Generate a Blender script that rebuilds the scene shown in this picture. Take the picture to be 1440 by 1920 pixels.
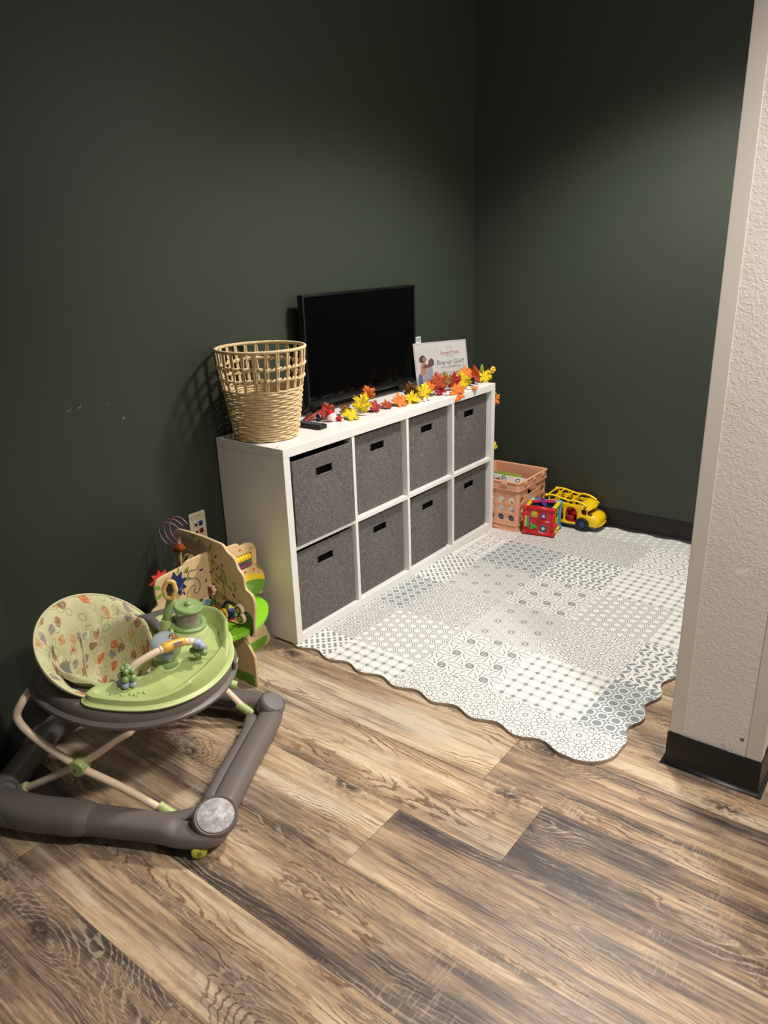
import bpy, bmesh, math, random
from mathutils import Vector, Matrix
random.seed(7)
PI = math.pi
SC = bpy.context.scene
for o in list(bpy.data.objects):
    bpy.data.objects.remove(o)
COL = SC.collection

# ---------------------------------------------------------------- camera
CAM_POS = (-1.7469, -1.8001, 1.4214)
YAW, PITCH, ROLL = 0.90675, -0.34325, -0.03245
F_PX = 1399.9
_f = Vector((math.cos(PITCH) * math.sin(YAW), math.cos(PITCH) * math.cos(YAW), math.sin(PITCH)))
_r = Vector((math.cos(YAW), -math.sin(YAW), 0))
_u = _r.cross(_f)
_r2 = _r * math.cos(ROLL) + _u * math.sin(ROLL)
_u2 = -_r * math.sin(ROLL) + _u * math.cos(ROLL)
cam_data = bpy.data.cameras.new('camera')
cam = bpy.data.objects.new('camera', cam_data)
COL.objects.link(cam)
cam.matrix_world = Matrix(((_r2.x, _u2.x, -_f.x, CAM_POS[0]),
                           (_r2.y, _u2.y, -_f.y, CAM_POS[1]),
                           (_r2.z, _u2.z, -_f.z, CAM_POS[2]),
                           (0, 0, 0, 1)))
cam_data.sensor_fit = 'VERTICAL'
cam_data.sensor_height = 36.0
cam_data.lens = 36.0 * F_PX / 1920.0
cam_data.clip_start = 0.02
SC.camera = cam

# ---------------------------------------------------------------- view, world, lights
SC.view_settings.view_transform = 'Standard'
SC.view_settings.look = 'None'
SC.view_settings.gamma = 1.0
SC.view_settings.use_curve_mapping = False
SC.view_settings.exposure = 0.28

world = bpy.data.worlds.new('world')
SC.world = world
world.use_nodes = True
world.node_tree.nodes['Background'].inputs[0].default_value = (1.0, 0.95, 0.89, 1)
world.node_tree.nodes['Background'].inputs[1].default_value = 0.12

def spot(name, loc, target, watts, angle, blend, radius, color):
    l = bpy.data.lights.new(name, 'SPOT')
    l.energy = watts
    l.spot_size = math.radians(angle)
    l.spot_blend = blend
    l.shadow_soft_size = radius
    l.color = color
    o = bpy.data.objects.new(name, l)
    COL.objects.link(o)
    o.location = loc
    d = Vector(target) - Vector(loc)
    o.rotation_euler = d.to_track_quat('-Z', 'Y').to_euler()
    return o

# recessed ceiling downlight of the play alcove, just above the frame
spot('alcove_downlight', (0.85, -0.85, 2.50), (0.85, -0.85, 0), 180, 128, 0.60, 0.12, (1.0, 0.955, 0.89))
# recessed downlights of the room the camera stands in
spot('room_downlight', (-0.52, -2.30, 2.60), (-0.52, -2.30, 0), 172, 128, 0.6, 0.12, (1.0, 0.945, 0.88))
spot('hall_downlight', (0.55, -2.60, 2.60), (0.55, -2.60, 0), 90, 120, 0.5, 0.09, (1.0, 0.80, 0.56))

# ---------------------------------------------------------------- mesh helpers
def new_obj(name, me, mat=None, parent=None, smooth=None):
    o = bpy.data.objects.new(name, me)
    COL.objects.link(o)
    if mat is not None:
        me.materials.append(mat)
    if parent is not None:
        o.parent = parent
    if smooth is not None:
        shade(me, smooth)
    return o

def shade(me, angle):
    """smooth shading with hard edges above the angle (degrees)"""
    for p in me.polygons:
        p.use_smooth = True
    if angle < 180:
        bm = bmesh.new(); bm.from_mesh(me)
        a = math.radians(angle)
        for e in bm.edges:
            e.smooth = not (len(e.link_faces) == 2 and e.calc_face_angle(0) > a)
        bm.to_mesh(me); bm.free()

class MB:
    """collects shapes into one mesh"""
    def __init__(s):
        s.bm = bmesh.new()
    def _xf(s, verts, M):
        if M is not None:
            bmesh.ops.transform(s.bm, matrix=M, verts=verts)
    def box(s, c, size, bevel=0.0, M=None, seg=2):
        r = bmesh.ops.create_cube(s.bm, size=1.0)
        vs = r['verts']
        bmesh.ops.scale(s.bm, vec=size, verts=vs)
        bmesh.ops.translate(s.bm, vec=c, verts=vs)
        if bevel > 0:
            es = set()
            for v in vs:
                es.update(v.link_edges)
            rr = bmesh.ops.bevel(s.bm, geom=list(es), offset=bevel, segments=seg, profile=0.5, affect='EDGES')
            vs = list({v for f in rr['faces'] for v in f.verts} | {v for v in vs if v.is_valid})
        s._xf(vs, M)
        return s
    def sphere(s, c, r, seg=20, rings=14, scale=(1, 1, 1), M=None):
        rr = bmesh.ops.create_uvsphere(s.bm, u_segments=seg, v_segments=rings, radius=r)
        vs = rr['verts']
        bmesh.ops.scale(s.bm, vec=scale, verts=vs)
        bmesh.ops.translate(s.bm, vec=c, verts=vs)
        s._xf(vs, M)
        return s
    def lathe(s, prof, seg=32, M=None, close=False):
        """prof: list of (r, z)"""
        rings = []
        for (r, z) in prof:
            if r < 1e-6:
                rings.append([s.bm.verts.new((0, 0, z))])
            else:
                rings.append([s.bm.verts.new((r * math.cos(2 * PI * k / seg), r * math.sin(2 * PI * k / seg), z)) for k in range(seg)])
        n = len(rings)
        for i in range(n if close else n - 1):
            a, b = rings[i], rings[(i + 1) % n]
            for k in range(seg):
                k2 = (k + 1) % seg
                if len(a) == 1 and len(b) == 1:
                    continue
                if len(a) == 1:
                    s.bm.faces.new((a[0], b[k2], b[k]))
                elif len(b) == 1:
                    s.bm.faces.new((a[k], a[k2], b[0]))
                else:
                    s.bm.faces.new((a[k], a[k2], b[k2], b[k]))
        s._xf([v for r in rings for v in r], M)
        return s
    def cyl(s, p0, p1, r0, r1=None, seg=20, cap=True):
        return s.tube([p0, p1], [r0, r0 if r1 is None else r1], seg, cap=cap)
    def tube(s, pts, rad, seg=10, closed=False, cap=True, up=None, prof=None):
        """pts path; rad number, list, or list of (side, up) radii; prof optional list of (a,b) unit section"""
        pts = [Vector(p) for p in pts]
        n = len(pts)
        if not isinstance(rad, list):
            rad = [rad] * n          # a number, or one (side, up) pair for the whole path
        rings = []
        prev = None
        for i in range(n):
            if closed:
                t = pts[(i + 1) % n] - pts[i - 1]
            else:
                t = pts[min(i + 1, n - 1)] - pts[max(i - 1, 0)]
            if t.length < 1e-9:
                t = Vector((0, 0, 1))
            t.normalize()
            if up is not None:
                sd = t.cross(Vector(up))
                if sd.length < 1e-6:
                    sd = t.cross(Vector((1, 0, 0)))
                sd.normalize()
            else:
                if prev is None:
                    a = Vector((0, 0, 1)) if abs(t.z) < 0.9 else Vector((1, 0, 0))
                    sd = t.cross(a).normalized()
                else:
                    sd = (prev - t * prev.dot(t))
                    if sd.length < 1e-6:
                        sd = t.cross(Vector((0, 0, 1)))
                    sd.normalize()
                prev = sd
            nn = sd.cross(t).normalized()
            ra = rad[i]
            if isinstance(ra, (list, tuple)):
                rs, ru = ra
            else:
                rs = ru = ra
            ring = []
            if prof is None:
                for k in range(seg):
                    an = 2 * PI * k / seg
                    ring.append(s.bm.verts.new(pts[i] + sd * (rs * math.cos(an)) + nn * (ru * math.sin(an))))
            else:
                for (a, b) in prof:
                    ring.append(s.bm.verts.new(pts[i] + sd * (rs * a) + nn * (ru * b)))
            rings.append(ring)
        m = len(rings[0])
        for i in range(n if closed else n - 1):
            a, b = rings[i], rings[(i + 1) % n]
            for k in range(m):
                k2 = (k + 1) % m
                s.bm.faces.new((a[k], a[k2], b[k2], b[k]))
        if cap and not closed:
            s.bm.faces.new(list(reversed(rings[0])))
            s.bm.faces.new(rings[-1])
        return s
    def poly(s, pts):
        s.bm.faces.new([s.bm.verts.new(p) for p in pts])
        return s
    def grid(s, rows, closed_u=False):
        """rows: list of equally long lists of points"""
        vr = [[s.bm.verts.new(p) for p in r] for r in rows]
        m = len(vr[0])
        for i in range(len(vr) - 1):
            for k in range(m if closed_u else m - 1):
                k2 = (k + 1) % m
                s.bm.faces.new((vr[i][k], vr[i][k2], vr[i + 1][k2], vr[i + 1][k]))
        return vr
    def add_mesh(s, me, M=None):
        if M is not None:
            me.transform(M)
        s.bm.from_mesh(me)
        bpy.data.meshes.remove(me)
        return s
    def build(s, name, mat, parent=None, smooth=40, M=None):
        me = bpy.data.meshes.new(name)
        bmesh.ops.recalc_face_normals(s.bm, faces=s.bm.faces[:])
        if M is not None:
            bmesh.ops.transform(s.bm, matrix=M, verts=s.bm.verts[:])
        s.bm.to_mesh(me); s.bm.free()
        o = new_obj(name, me, mat, parent)
        if smooth is not None:
            shade(me, smooth)
        return o

def plate_mesh(outlines, thick, bevel=0.0, bres=2):
    """flat plate in XY (z from -t/2 to t/2); first outline is the border, the others are holes"""
    cu = bpy.data.curves.new('tmp', 'CURVE')
    cu.dimensions = '2D'
    cu.fill_mode = 'BOTH'
    cu.extrude = max(thick / 2 - bevel, 1e-5)
    cu.bevel_depth = bevel
    cu.bevel_resolution = bres
    cu.offset = -bevel
    for ol in outlines:
        sp = cu.splines.new('POLY')
        sp.points.add(len(ol) - 1)
        for p, q in zip(sp.points, ol):
            p.co = (q[0], q[1], 0, 1)
        sp.use_cyclic_u = True
    o = bpy.data.objects.new('tmp', cu)
    COL.objects.link(o)
    dg = bpy.context.evaluated_depsgraph_get()
    me = bpy.data.meshes.new_from_object(o.evaluated_get(dg))
    bpy.data.objects.remove(o)
    bpy.data.curves.remove(cu)
    bm = bmesh.new(); bm.from_mesh(me)
    bmesh.ops.remove_doubles(bm, verts=bm.verts[:], dist=1e-5)
    bm.to_mesh(me); bm.free()
    return me

def plate(name, outlines, thick, mat, parent, M, bevel=0.0, smooth=40):
    me = plate_mesh(outlines, thick, bevel)
    me.transform(M)
    me.name = name
    return new_obj(name, me, mat, parent, smooth)

def text_mesh(s, size, align='CENTER', extr=0.0003):
    cu = bpy.data.curves.new('tmp', 'FONT')
    cu.body = s; cu.size = size; cu.align_x = align; cu.align_y = 'CENTER'; cu.extrude = extr
    cu.resolution_u = 3
    o = bpy.data.objects.new('tmp', cu); COL.objects.link(o)
    dg = bpy.context.evaluated_depsgraph_get()
    me = bpy.data.meshes.new_from_object(o.evaluated_get(dg))
    bpy.data.objects.remove(o); bpy.data.curves.remove(cu)
    return me

def text(name, s, size, mat, parent, M, align='CENTER'):
    me = text_mesh(s, size, align); me.transform(M); me.name = name
    return new_obj(name, me, mat, parent)

def frame(o, x, y, z=None):
    """matrix with origin o, x axis, y axis"""
    x = Vector(x).normalized(); y = Vector(y); y = (y - x * y.dot(x)).normalized()
    z = x.cross(y)
    return Matrix(((x.x, y.x, z.x, o[0]), (x.y, y.y, z.y, o[1]), (x.z, y.z, z.z, o[2]), (0, 0, 0, 1)))

def circle(cx, cy, r, n=24, ry=None, a0=0.0):
    ry = r if ry is None else ry
    return [(cx + r * math.cos(2 * PI * k / n + a0), cy + ry * math.sin(2 * PI * k / n + a0)) for k in range(n)]

def rrect(cx, cy, w, h, r, n=5):
    out = []
    for (sx, sy, a0) in ((1, 1, 0), (-1, 1, 90), (-1, -1, 180), (1, -1, 270)):
        for k in range(n + 1):
            a = math.radians(a0 + 90 * k / n)
            out.append((cx + sx * (w / 2 - r) + r * math.cos(a), cy + sy * (h / 2 - r) + r * math.sin(a)))
    return out

def smooth_closed(pts, n=6):
    """Catmull-Rom through closed control points"""
    out = []
    m = len(pts)
    V = [Vector(p) for p in pts]
    for i in range(m):
        p0, p1, p2, p3 = V[i - 1], V[i], V[(i + 1) % m], V[(i + 2) % m]
        for k in range(n):
            t = k / n
            out.append(0.5 * ((2 * p1) + (p2 - p0) * t + (2 * p0 - 5 * p1 + 4 * p2 - p3) * t * t + (3 * p1 - p0 - 3 * p2 + p3) * t ** 3))
    return out

def smooth_open(pts, n=6):
    V = [Vector(p) for p in pts]
    out = []
    m = len(V)
    for i in range(m - 1):
        p1, p2 = V[i], V[i + 1]
        p0 = V[i - 1] if i > 0 else p1 * 2 - p2
        p3 = V[i + 2] if i + 2 < m else p2 * 2 - p1
        for k in range(n):
            t = k / n
            out.append(0.5 * ((2 * p1) + (p2 - p0) * t + (2 * p0 - 5 * p1 + 4 * p2 - p3) * t * t + (3 * p1 - p0 - 3 * p2 + p3) * t ** 3))
    out.append(V[-1])
    return out

def thing(name, label, cat, loc=(0, 0, 0), rotz=0.0, group=None):
    o = bpy.data.objects.new(name, None)
    COL.objects.link(o)
    o.empty_display_size = 0.05
    o.location = loc; o.rotation_euler = (0, 0, rotz)
    tag(o, label, cat, group)
    return o

def tag(o, label, cat, group=None):
    o['label'] = label; o['category'] = cat
    if group:
        o['group'] = group
    return o

def struct(o):
    o['kind'] = 'structure'
    return o

# ---------------------------------------------------------------- node helpers
class X:
    """a shader socket with arithmetic"""
    def __init__(s, nt, k):
        s.nt = nt; s.k = k
    def _m(s, op, *a):
        n = s.nt.nodes.new('ShaderNodeMath'); n.operation = op
        for i, v in enumerate((s,) + a):
            if isinstance(v, X):
                s.nt.links.new(v.k, n.inputs[i])
            else:
                n.inputs[i].default_value = v
        return X(s.nt, n.outputs[0])
    def __add__(s, o): return s._m('ADD', o)
    __radd__ = __add__
    def __sub__(s, o): return s._m('SUBTRACT', o)
    def __rsub__(s, o): return (s * -1.0) + o
    def __mul__(s, o): return s._m('MULTIPLY', o)
    __rmul__ = __mul__
    def __truediv__(s, o): return s._m('DIVIDE', o)
    def sin(s): return s._m('SINE')
    def cos(s): return s._m('COSINE')
    def abs(s): return s._m('ABSOLUTE')
    def sqrt(s): return s._m('SQRT')
    def floor(s): return s._m('FLOOR')
    def fract(s): return s._m('FRACT')
    def pow(s, e): return s._m('POWER', e)
    def log(s): return s._m('LOGARITHM', 2.718281828)
    def mn(s, o): return s._m('MINIMUM', o)
    def mx(s, o): return s._m('MAXIMUM', o)
    def lt(s, o): return s._m('LESS_THAN', o)
    def gt(s, o): return s._m('GREATER_THAN', o)
    def atan2(s, o): return s._m('ARCTAN2', o)
    def step(s, a, b):
        """smoothstep from a to b"""
        n = s.nt.nodes.new('ShaderNodeMapRange'); n.interpolation_type = 'SMOOTHSTEP'
        s.nt.links.new(s.k, n.inputs[0])
        n.inputs[1].default_value = a; n.inputs[2].default_value = b
        return X(s.nt, n.outputs[0])

class NT:
    def __init__(s, name, rough=0.5, spec=0.5):
        s.m = bpy.data.materials.new(name); s.m.use_nodes = True
        s.nt = s.m.node_tree
        s.b = s.nt.nodes['Principled BSDF']
        s.b.inputs['Roughness'].default_value = rough
        s.b.inputs['Specular IOR Level'].default_value = spec
    def node(s, t): return s.nt.nodes.new(t)
    def link(s, a, b): s.nt.links.new(a.k if isinstance(a, X) else a, b)
    def coord(s, kind='Object'):
        n = s.node('ShaderNodeTexCoord'); return n.outputs[kind]
    def xyz(s, sock):
        n = s.node('ShaderNodeSeparateXYZ'); s.link(sock, n.inputs[0])
        return X(s.nt, n.outputs[0]), X(s.nt, n.outputs[1]), X(s.nt, n.outputs[2])
    def vec(s, x, y, z=0.0):
        n = s.node('ShaderNodeCombineXYZ')
        for i, v in enumerate((x, y, z)):
            if isinstance(v, X): s.link(v, n.inputs[i])
            else: n.inputs[i].default_value = v
        return n.outputs[0]
    def noise(s, vec, scale, detail=2.0, rough=0.5, dist=0.0, dims='3D'):
        n = s.node('ShaderNodeTexNoise'); n.noise_dimensions = dims
        if vec is not None: s.link(vec, n.inputs['Vector'])
        n.inputs['Scale'].default_value = scale; n.inputs['Detail'].default_value = detail
        n.inputs['Roughness'].default_value = rough; n.inputs['Distortion'].default_value = dist
        return X(s.nt, n.outputs[0])
    def voro(s, vec, scale, feature='F1', rnd=1.0, dims='3D', out='Distance'):
        n = s.node('ShaderNodeTexVoronoi'); n.feature = feature; n.voronoi_dimensions = dims
        if vec is not None: s.link(vec, n.inputs['Vector'])
        n.inputs['Scale'].default_value = scale; n.inputs['Randomness'].default_value = rnd
        return n
    def attr(s, name):
        n = s.node('ShaderNodeAttribute'); n.attribute_name = name
        return n
    def mix(s, fac, a, b, mode='MIX'):
        n = s.node('ShaderNodeMix'); n.data_type = 'RGBA'; n.blend_type = mode
        if isinstance(fac, X) or not isinstance(fac, (int, float)): s.link(fac, n.inputs[0])
        else: n.inputs[0].default_value = fac
        for i, v in ((6, a), (7, b)):
            if isinstance(v, (tuple, list)): n.inputs[i].default_value = (v[0], v[1], v[2], 1)
            else: s.link(v, n.inputs[i])
        return n.outputs[2]
    def ramp(s, fac, stops):
        n = s.node('ShaderNodeValToRGB')
        cr = n.color_ramp
        while len(cr.elements) < len(stops): cr.elements.new(0.5)
        for e, (p, c) in zip(cr.elements, stops):
            e.position = p; e.color = (c[0], c[1], c[2], 1)
        s.link(fac, n.inputs[0])
        return n.outputs[0]
    def color(s, c):
        if isinstance(c, (tuple, list)): s.b.inputs['Base Color'].default_value = (c[0], c[1], c[2], 1)
        else: s.link(c, s.b.inputs['Base Color'])
        return s
    def bump(s, h, strength=0.2, dist=0.01):
        n = s.node('ShaderNodeBump'); n.inputs['Strength'].default_value = strength; n.inputs['Distance'].default_value = dist
        s.link(h, n.inputs['Height']); s.link(n.outputs[0], s.b.inputs['Normal'])
        return s

def srgb(*c):
    """8-bit sRGB to linear"""
    return tuple((v / 255 / 12.92) if v / 255 <= 0.04045 else ((v / 255 + 0.055) / 1.055) ** 2.4 for v in c)

_MC = {}
def paint(name, rgb, rough=0.45, spec=0.5, var=0.06, scale=30.0, bump=0.0, bscale=400.0, coat=0.0):
    """painted or moulded surface with a faint unevenness"""
    if name in _MC: return _MC[name]
    n = NT(name, rough, spec)
    c = n.coord()
    f = n.noise(c, scale, 3.0)
    a = tuple(v * (1 - var) for v in rgb); b = tuple(min(1, v * (1 + var)) for v in rgb)
    n.color(n.mix(f, a, b))
    if bump > 0:
        n.bump(n.noise(c, bscale, 2.0), bump, 0.002)
    if coat: n.b.inputs['Coat Weight'].default_value = coat
    _MC[name] = n.m
    return n.m

# ================================================================ SETTING
WALL_Y = 0.350
WALL_X = 1.840
PX0, PY0, PY1 = 0.134, -1.329, -1.566      # partition end: face x, alcove side y, hall side y
HT = 2.75

def m_floor():
    n = NT('oak_plank_vinyl', 0.42, 0.4)
    uv = n.coord('UV')
    u, v, _ = n.xyz(uv)
    at = n.attr('plank')
    r1, r2, r3 = n.xyz(at.outputs['Vector'])
    ou, ov = u + r1 * 37.0, v + r2 * 53.0
    z = r3 * 19.0
    # knots: sparse cells stretched along the grain
    kv = n.vec(ou * 4.6, ov * 1.9, 0.0)
    vo = n.voro(kv, 1.0, 'F1', 1.0, '2D')
    kd = X(n.nt, vo.outputs['Distance'])
    kr = n.xyz(vo.outputs['Color'])[0]
    has = kr.gt(0.35)
    knot = (1.0 - kd.step(0.03, 0.13)) * has
    halo = (1.0 - kd.step(0.05, 0.40)) * has
    # growth rings: long warped bands, opening into cathedral arches
    warp = n.noise(n.vec(ou * 4.2, ov * 0.85, z), 1.0, 1.5, 0.5)
    warp2 = n.noise(n.vec(ou * 30.0, ov * 9.0, z), 1.0, 4.0, 0.6)
    w = ou * 34.0 + warp * 40.0 + (warp2 - 0.5) * 2.8 + halo * 6.0
    ring = (w * 6.2832).sin()
    line = ring.step(0.35, 0.97)
    cath = n.noise(n.vec(ou * 9.0, ov * 2.0, z + 4.0), 1.0, 2.0).step(0.45, 0.60)
    # tone
    tone = n.noise(n.vec(ou * 10.0, ov * 0.9, z + 9.0), 1.0, 3.0, 0.55)
    blot = n.noise(n.vec(ou * 24.0, ov * 3.4, z + 2.0), 1.0, 5.0, 0.66)
    fib = n.noise(n.vec(ou * 300.0, ov * 11.0, z), 1.0, 4.0, 0.7)
    fib2 = n.noise(n.vec(ou * 110.0, ov * 3.0, z + 3.0), 1.0, 3.0, 0.65)
    saw = n.noise(n.vec(ou * 36.0, ov * 190.0, z), 1.0, 2.0, 0.5)
    sawm = n.noise(n.vec(ou * 9.0, ov * 4.5, z + 6.0), 1.0, 3.0).step(0.50, 0.66)
    t = (tone - 0.5) * 1.65 + (blot - 0.5) * 1.25 + (fib2 - 0.5) * 1.0 + (fib - 0.5) * 0.55 + 0.485 + (r3 - 0.5) * 0.30
    base = n.ramp(t, [(0.04, srgb(70, 58, 53)), (0.24, srgb(106, 88, 75)), (0.43, srgb(150, 126, 102)), (0.64, srgb(184, 158, 128)), (0.92, srgb(212, 193, 164))])
    # grey weathering
    gw = n.noise(n.vec(ou * 10.0, ov * 2.2, z + 13.0), 1.0, 4.0, 0.6).step(0.46, 0.64)
    base = n.mix(gw * 0.55, base, n.ramp(t, [(0.06, srgb(58, 54, 55)), (0.45, srgb(122, 110, 102)), (0.95, srgb(196, 184, 168))]))
    # rings: dark on pale wood, limed pale on dark wood
    dk = n.mix(1.0, base, srgb(158, 136, 122), 'MULTIPLY')
    lt = n.mix(0.45, base, srgb(204, 186, 164))
    ringc = n.mix(t.step(0.34, 0.44), lt, dk)
    base = n.mix(line * (cath * 0.85 + 0.06) * (fib2.step(0.30, 0.52) * 0.6 + 0.4), base, ringc)
    # limed pores and dark fibres
    base = n.mix(fib.step(0.54, 0.72) * 0.55, base, n.mix(1.0, base, srgb(138, 122, 112), 'MULTIPLY'))
    base = n.mix((1.0 - fib.step(0.28, 0.44)) * 0.50, base, srgb(216, 200, 176))
    base = n.mix(saw.step(0.50, 0.66) * sawm * 0.22, base, srgb(208, 194, 170))
    # knots
    kn = n.noise(n.vec(ou * 70.0, ov * 42.0, z), 1.0, 4.0, 0.65)
    base = n.mix(knot * (kn.step(0.30, 0.56)) * 0.92, base, srgb(44, 38, 40))
    base = n.mix(halo * kn.step(0.44, 0.66) * 0.55, base, srgb(72, 62, 60))
    # bevelled plank joints
    e = u.mn(0.2326 - u).mn(v.mn(1.22 - v))
    joint = (1.0 - e.step(0.0004, 0.0016))
    base = n.mix(joint * 0.55, base, srgb(60, 50, 44))
    n.color(base)
    n.link(fib * 0.12 + 0.36 + line * 0.05, n.b.inputs['Roughness'])
    n.bump(fib * 0.5 - joint * 1.5, 0.12, 0.002)
    return n.m

def build_floor():
    W = 0.2326
    me = bpy.data.meshes.new('floor')
    bm = bmesh.new()
    uvl = bm.loops.layers.uv.new('UVMap')
    at = bm.faces.layers.float_vector.new('plank')
    rnd = random.Random(11)
    x_first = -0.0024
    for i in range(-11, 10):
        x0 = x_first + (i) * W
        off = {-1: -0.94, -2: -1.126, -3: -0.818, -4: -0.35, 0: -0.50, -5: -0.14, -6: -0.776}.get(i)
        if off is None:
            off = rnd.uniform(-1.22, 0)
        k0 = int(math.floor((-3.4 - off) / 1.22))
        for k in range(k0, k0 + 5):
            y0 = off + k * 1.22; y1 = y0 + 1.22
            y0c, y1c = max(y0, -3.4), min(y1, 0.62)
            if y1c <= y0c: continue
            vs = [bm.verts.new(p) for p in ((x0, y0c, 0), (x0 + W, y0c, 0), (x0 + W, y1c, 0), (x0, y1c, 0))]
            f = bm.faces.new(vs)
            f[at] = Vector((rnd.random(), rnd.random(), rnd.random()))
            for l, (a, b) in zip(f.loops, ((0, y0c - y0), (W, y0c - y0), (W, y1c - y0), (0, y1c - y0))):
                l[uvl].uv = (a, b)
    bm.to_mesh(me); bm.free()
    o = struct(new_obj('floor', me, m_floor()))
    return o
build_floor()

def m_green_wall():
    n = NT('dark_green_wall_paint', 0.45, 0.42)
    c = n.coord()
    f = n.noise(c, 1.5, 2.0)
    base = n.mix(f, srgb(48, 55, 46), srgb(51, 57, 48))
    x, y, z = n.xyz(c)
    # small chips in the paint
    for (cx, cz, sx, sz) in ((-0.5496, 0.973, .0060, .0011), (-0.512, 0.977, .0055, .0016), (-0.409, 0.968, .0030, .0009), (-0.365, 0.915, .0050, .0022)):
        d = ((x - cx) * (1 / sx)).abs() .mx(((z - cz - (x - cx) * 0.5) * (1 / sz)).abs())
        base = n.mix(d.lt(1.0), base, srgb(136, 138, 128))
    n.color(base)
    n.bump(n.noise(c, 150.0, 3.0, 0.6) + n.noise(c, 420.0, 2.0) * 0.4, 0.16, 0.003)
    return n.m

def m_texture_wall():
    n = NT('warm_white_textured_wall', 0.6, 0.3)
    c = n.coord()
    x, y, z = n.xyz(c)
    tex = n.noise(n.vec(x, y * 1.0, z * 1.5), 170.0, 4.0, 0.6, 0.5)
    plate_ = n.noise(c, 85.0, 3.0, 0.5, 0.8).step(0.44, 0.6)
    base = n.mix(n.noise(c, 9.0, 3.0), srgb(224, 218, 210), srgb(231, 226, 219))
    # scuffs and one gouge
    sc = n.noise(n.vec(x, y * 22.0, z * 9.0), 1.0, 3.0).step(0.66, 0.74) * (1.0 - z.step(0.2, 0.45))
    base = n.mix(sc * 0.35, base, srgb(120, 112, 104))
    d = ((y + 1.4545) * (1 / 0.014)).abs().mx(((z - 0.628 + (y + 1.4545) * 0.35) * (1 / 0.006)).abs())
    base = n.mix(d.lt(1.0), base, srgb(240, 238, 232))
    h = ((y + 1.513)._m('POWER', 2.0) + (z - 0.152)._m('POWER', 2.0)).sqrt()
    base = n.mix(h.lt(0.0055), base, srgb(120, 106, 84))
    n.color(base)
    n.bump(plate_ * 0.35 + tex * 0.9 - d.lt(1.0) * 0.8, 0.42, 0.003)
    return n.m

GREEN = m_green_wall()
TEXW = m_texture_wall()
TRIM = paint('cream_corner_trim', srgb(216, 207, 197), 0.4, 0.4, 0.02, 6)
BASEM = paint('black_vinyl_base', srgb(24, 22, 21), 0.42, 0.45, 0.05, 12)

def wall_quad(pts, z0=0.0, z1=HT, thick=0.1, side=1):
    """polyline wall of some thickness; side = which side the body lies on"""
    mb = MB()
    P = [Vector((a, b, 0)) for a, b in pts]
    out = []
    for i, p in enumerate(P):
        d1 = (P[i] - P[i - 1]).normalized() if i > 0 else (P[1] - P[0]).normalized()
        d2 = (P[i + 1] - P[i]).normalized() if i + 1 < len(P) else d1
        d = (d1 + d2).normalized()
        nn = Vector((-d.y, d.x, 0)) * side
        k = 1.0 / max(0.3, nn.dot(Vector((-d1.y, d1.x, 0)) * side))
        out.append(p + nn * thick * k)
    for i in range(len(P) - 1):
        a, b, c, d = P[i], P[i + 1], out[i + 1], out[i]
        lo, hi = Vector((0, 0, z0)), Vector((0, 0, z1))
        mb.poly([a + lo, b + lo, b + hi, a + hi])
        mb.poly([d + lo, c + lo, c + hi, d + hi])
        mb.poly([a + hi, b + hi, c + hi, d + hi])
        mb.poly([a + lo, b + lo, c + lo, d + lo])
        if i == 0: mb.poly([a + lo, d + lo, d + hi, a + hi])
        if i == len(P) - 2: mb.poly([b + lo, c + lo, c + hi, b + hi])
    bmesh.ops.remove_doubles(mb.bm, verts=mb.bm.verts[:], dist=1e-6)
    return mb

# the long wall, and the splayed piece it bends into at its left end
struct(wall_quad([(-0.86, WALL_Y), (WALL_X + 0.1, WALL_Y)], side=1).build('wall_left', GREEN, smooth=None))
struct(wall_quad([(-1.55, -0.27), (-0.86, WALL_Y)], side=1).build('wall_corner', GREEN, smooth=None))
struct(wall_quad([(WALL_X, WALL_Y), (WALL_X, -1.5)], side=1).build('wall_right', GREEN, smooth=None))
mb = MB()
mb.box(((PX0 + 1.94) / 2, (PY0 + PY1) / 2, HT / 2), (1.94 - PX0, PY0 - PY1 - 0.004, HT), 0.002, seg=1)
struct(mb.build('wall_partition', TEXW, smooth=None))
# corner guards: thin L strips over both edges of the partition end
for nm, yc, sgn in (('trim_1', PY0, 1), ('trim_2', PY1, -1)):
    mb = MB()
    mb.box((PX0 - 0.0008, yc - sgn * 0.0187, (HT + 0.104) / 2), (0.0024, 0.0375, HT - 0.104), 0.0006, seg=1)
    mb.box((PX0 + 0.0185, yc - sgn * 0.0002, (HT + 0.104) / 2), (0.041, 0.0024, HT - 0.104), 0.0006, seg=1)
    struct(mb.build(nm, TRIM, smooth=None))

def base_run(path, closed=False):
    """vinyl cove base along a path; profile leans out to a toe. the wall is on the left of the path"""
    prof = [(0.0005, 0.0), (0.0005, 0.1035), (0.0030, 0.1035), (0.0042, 0.1010), (0.0042, 0.026), (0.0060, 0.014), (0.0100, 0.0055), (0.0145, 0.0018), (0.0150, 0.0)]
    mb = MB()
    P = [Vector((a, b, 0)) for a, b in path]
    rows = []
    for i, p in enumerate(P):
        d1 = (P[i] - P[i - 1]).normalized() if i > 0 else (P[1] - P[0]).normalized()
        d2 = (P[i + 1] - P[i]).normalized() if i + 1 < len(P) else d1
        d = (d1 + d2).normalized()
        nn = Vector((d.y, -d.x, 0))
        k = 1.0 / max(0.3, nn.dot(Vector((d1.y, -d1.x, 0))))
        rows.append([p + nn * (a * k) + Vector((0, 0, b)) for a, b in prof])
    mb.grid(rows)
    for r in (rows[0], rows[-1]):
        mb.poly(r)
    return mb
struct(base_run([(-1.5, -0.225), (-0.86, WALL_Y), (WALL_X - 0.001, WALL_Y)]).build('baseboard_left', BASEM, smooth=60))
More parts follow.
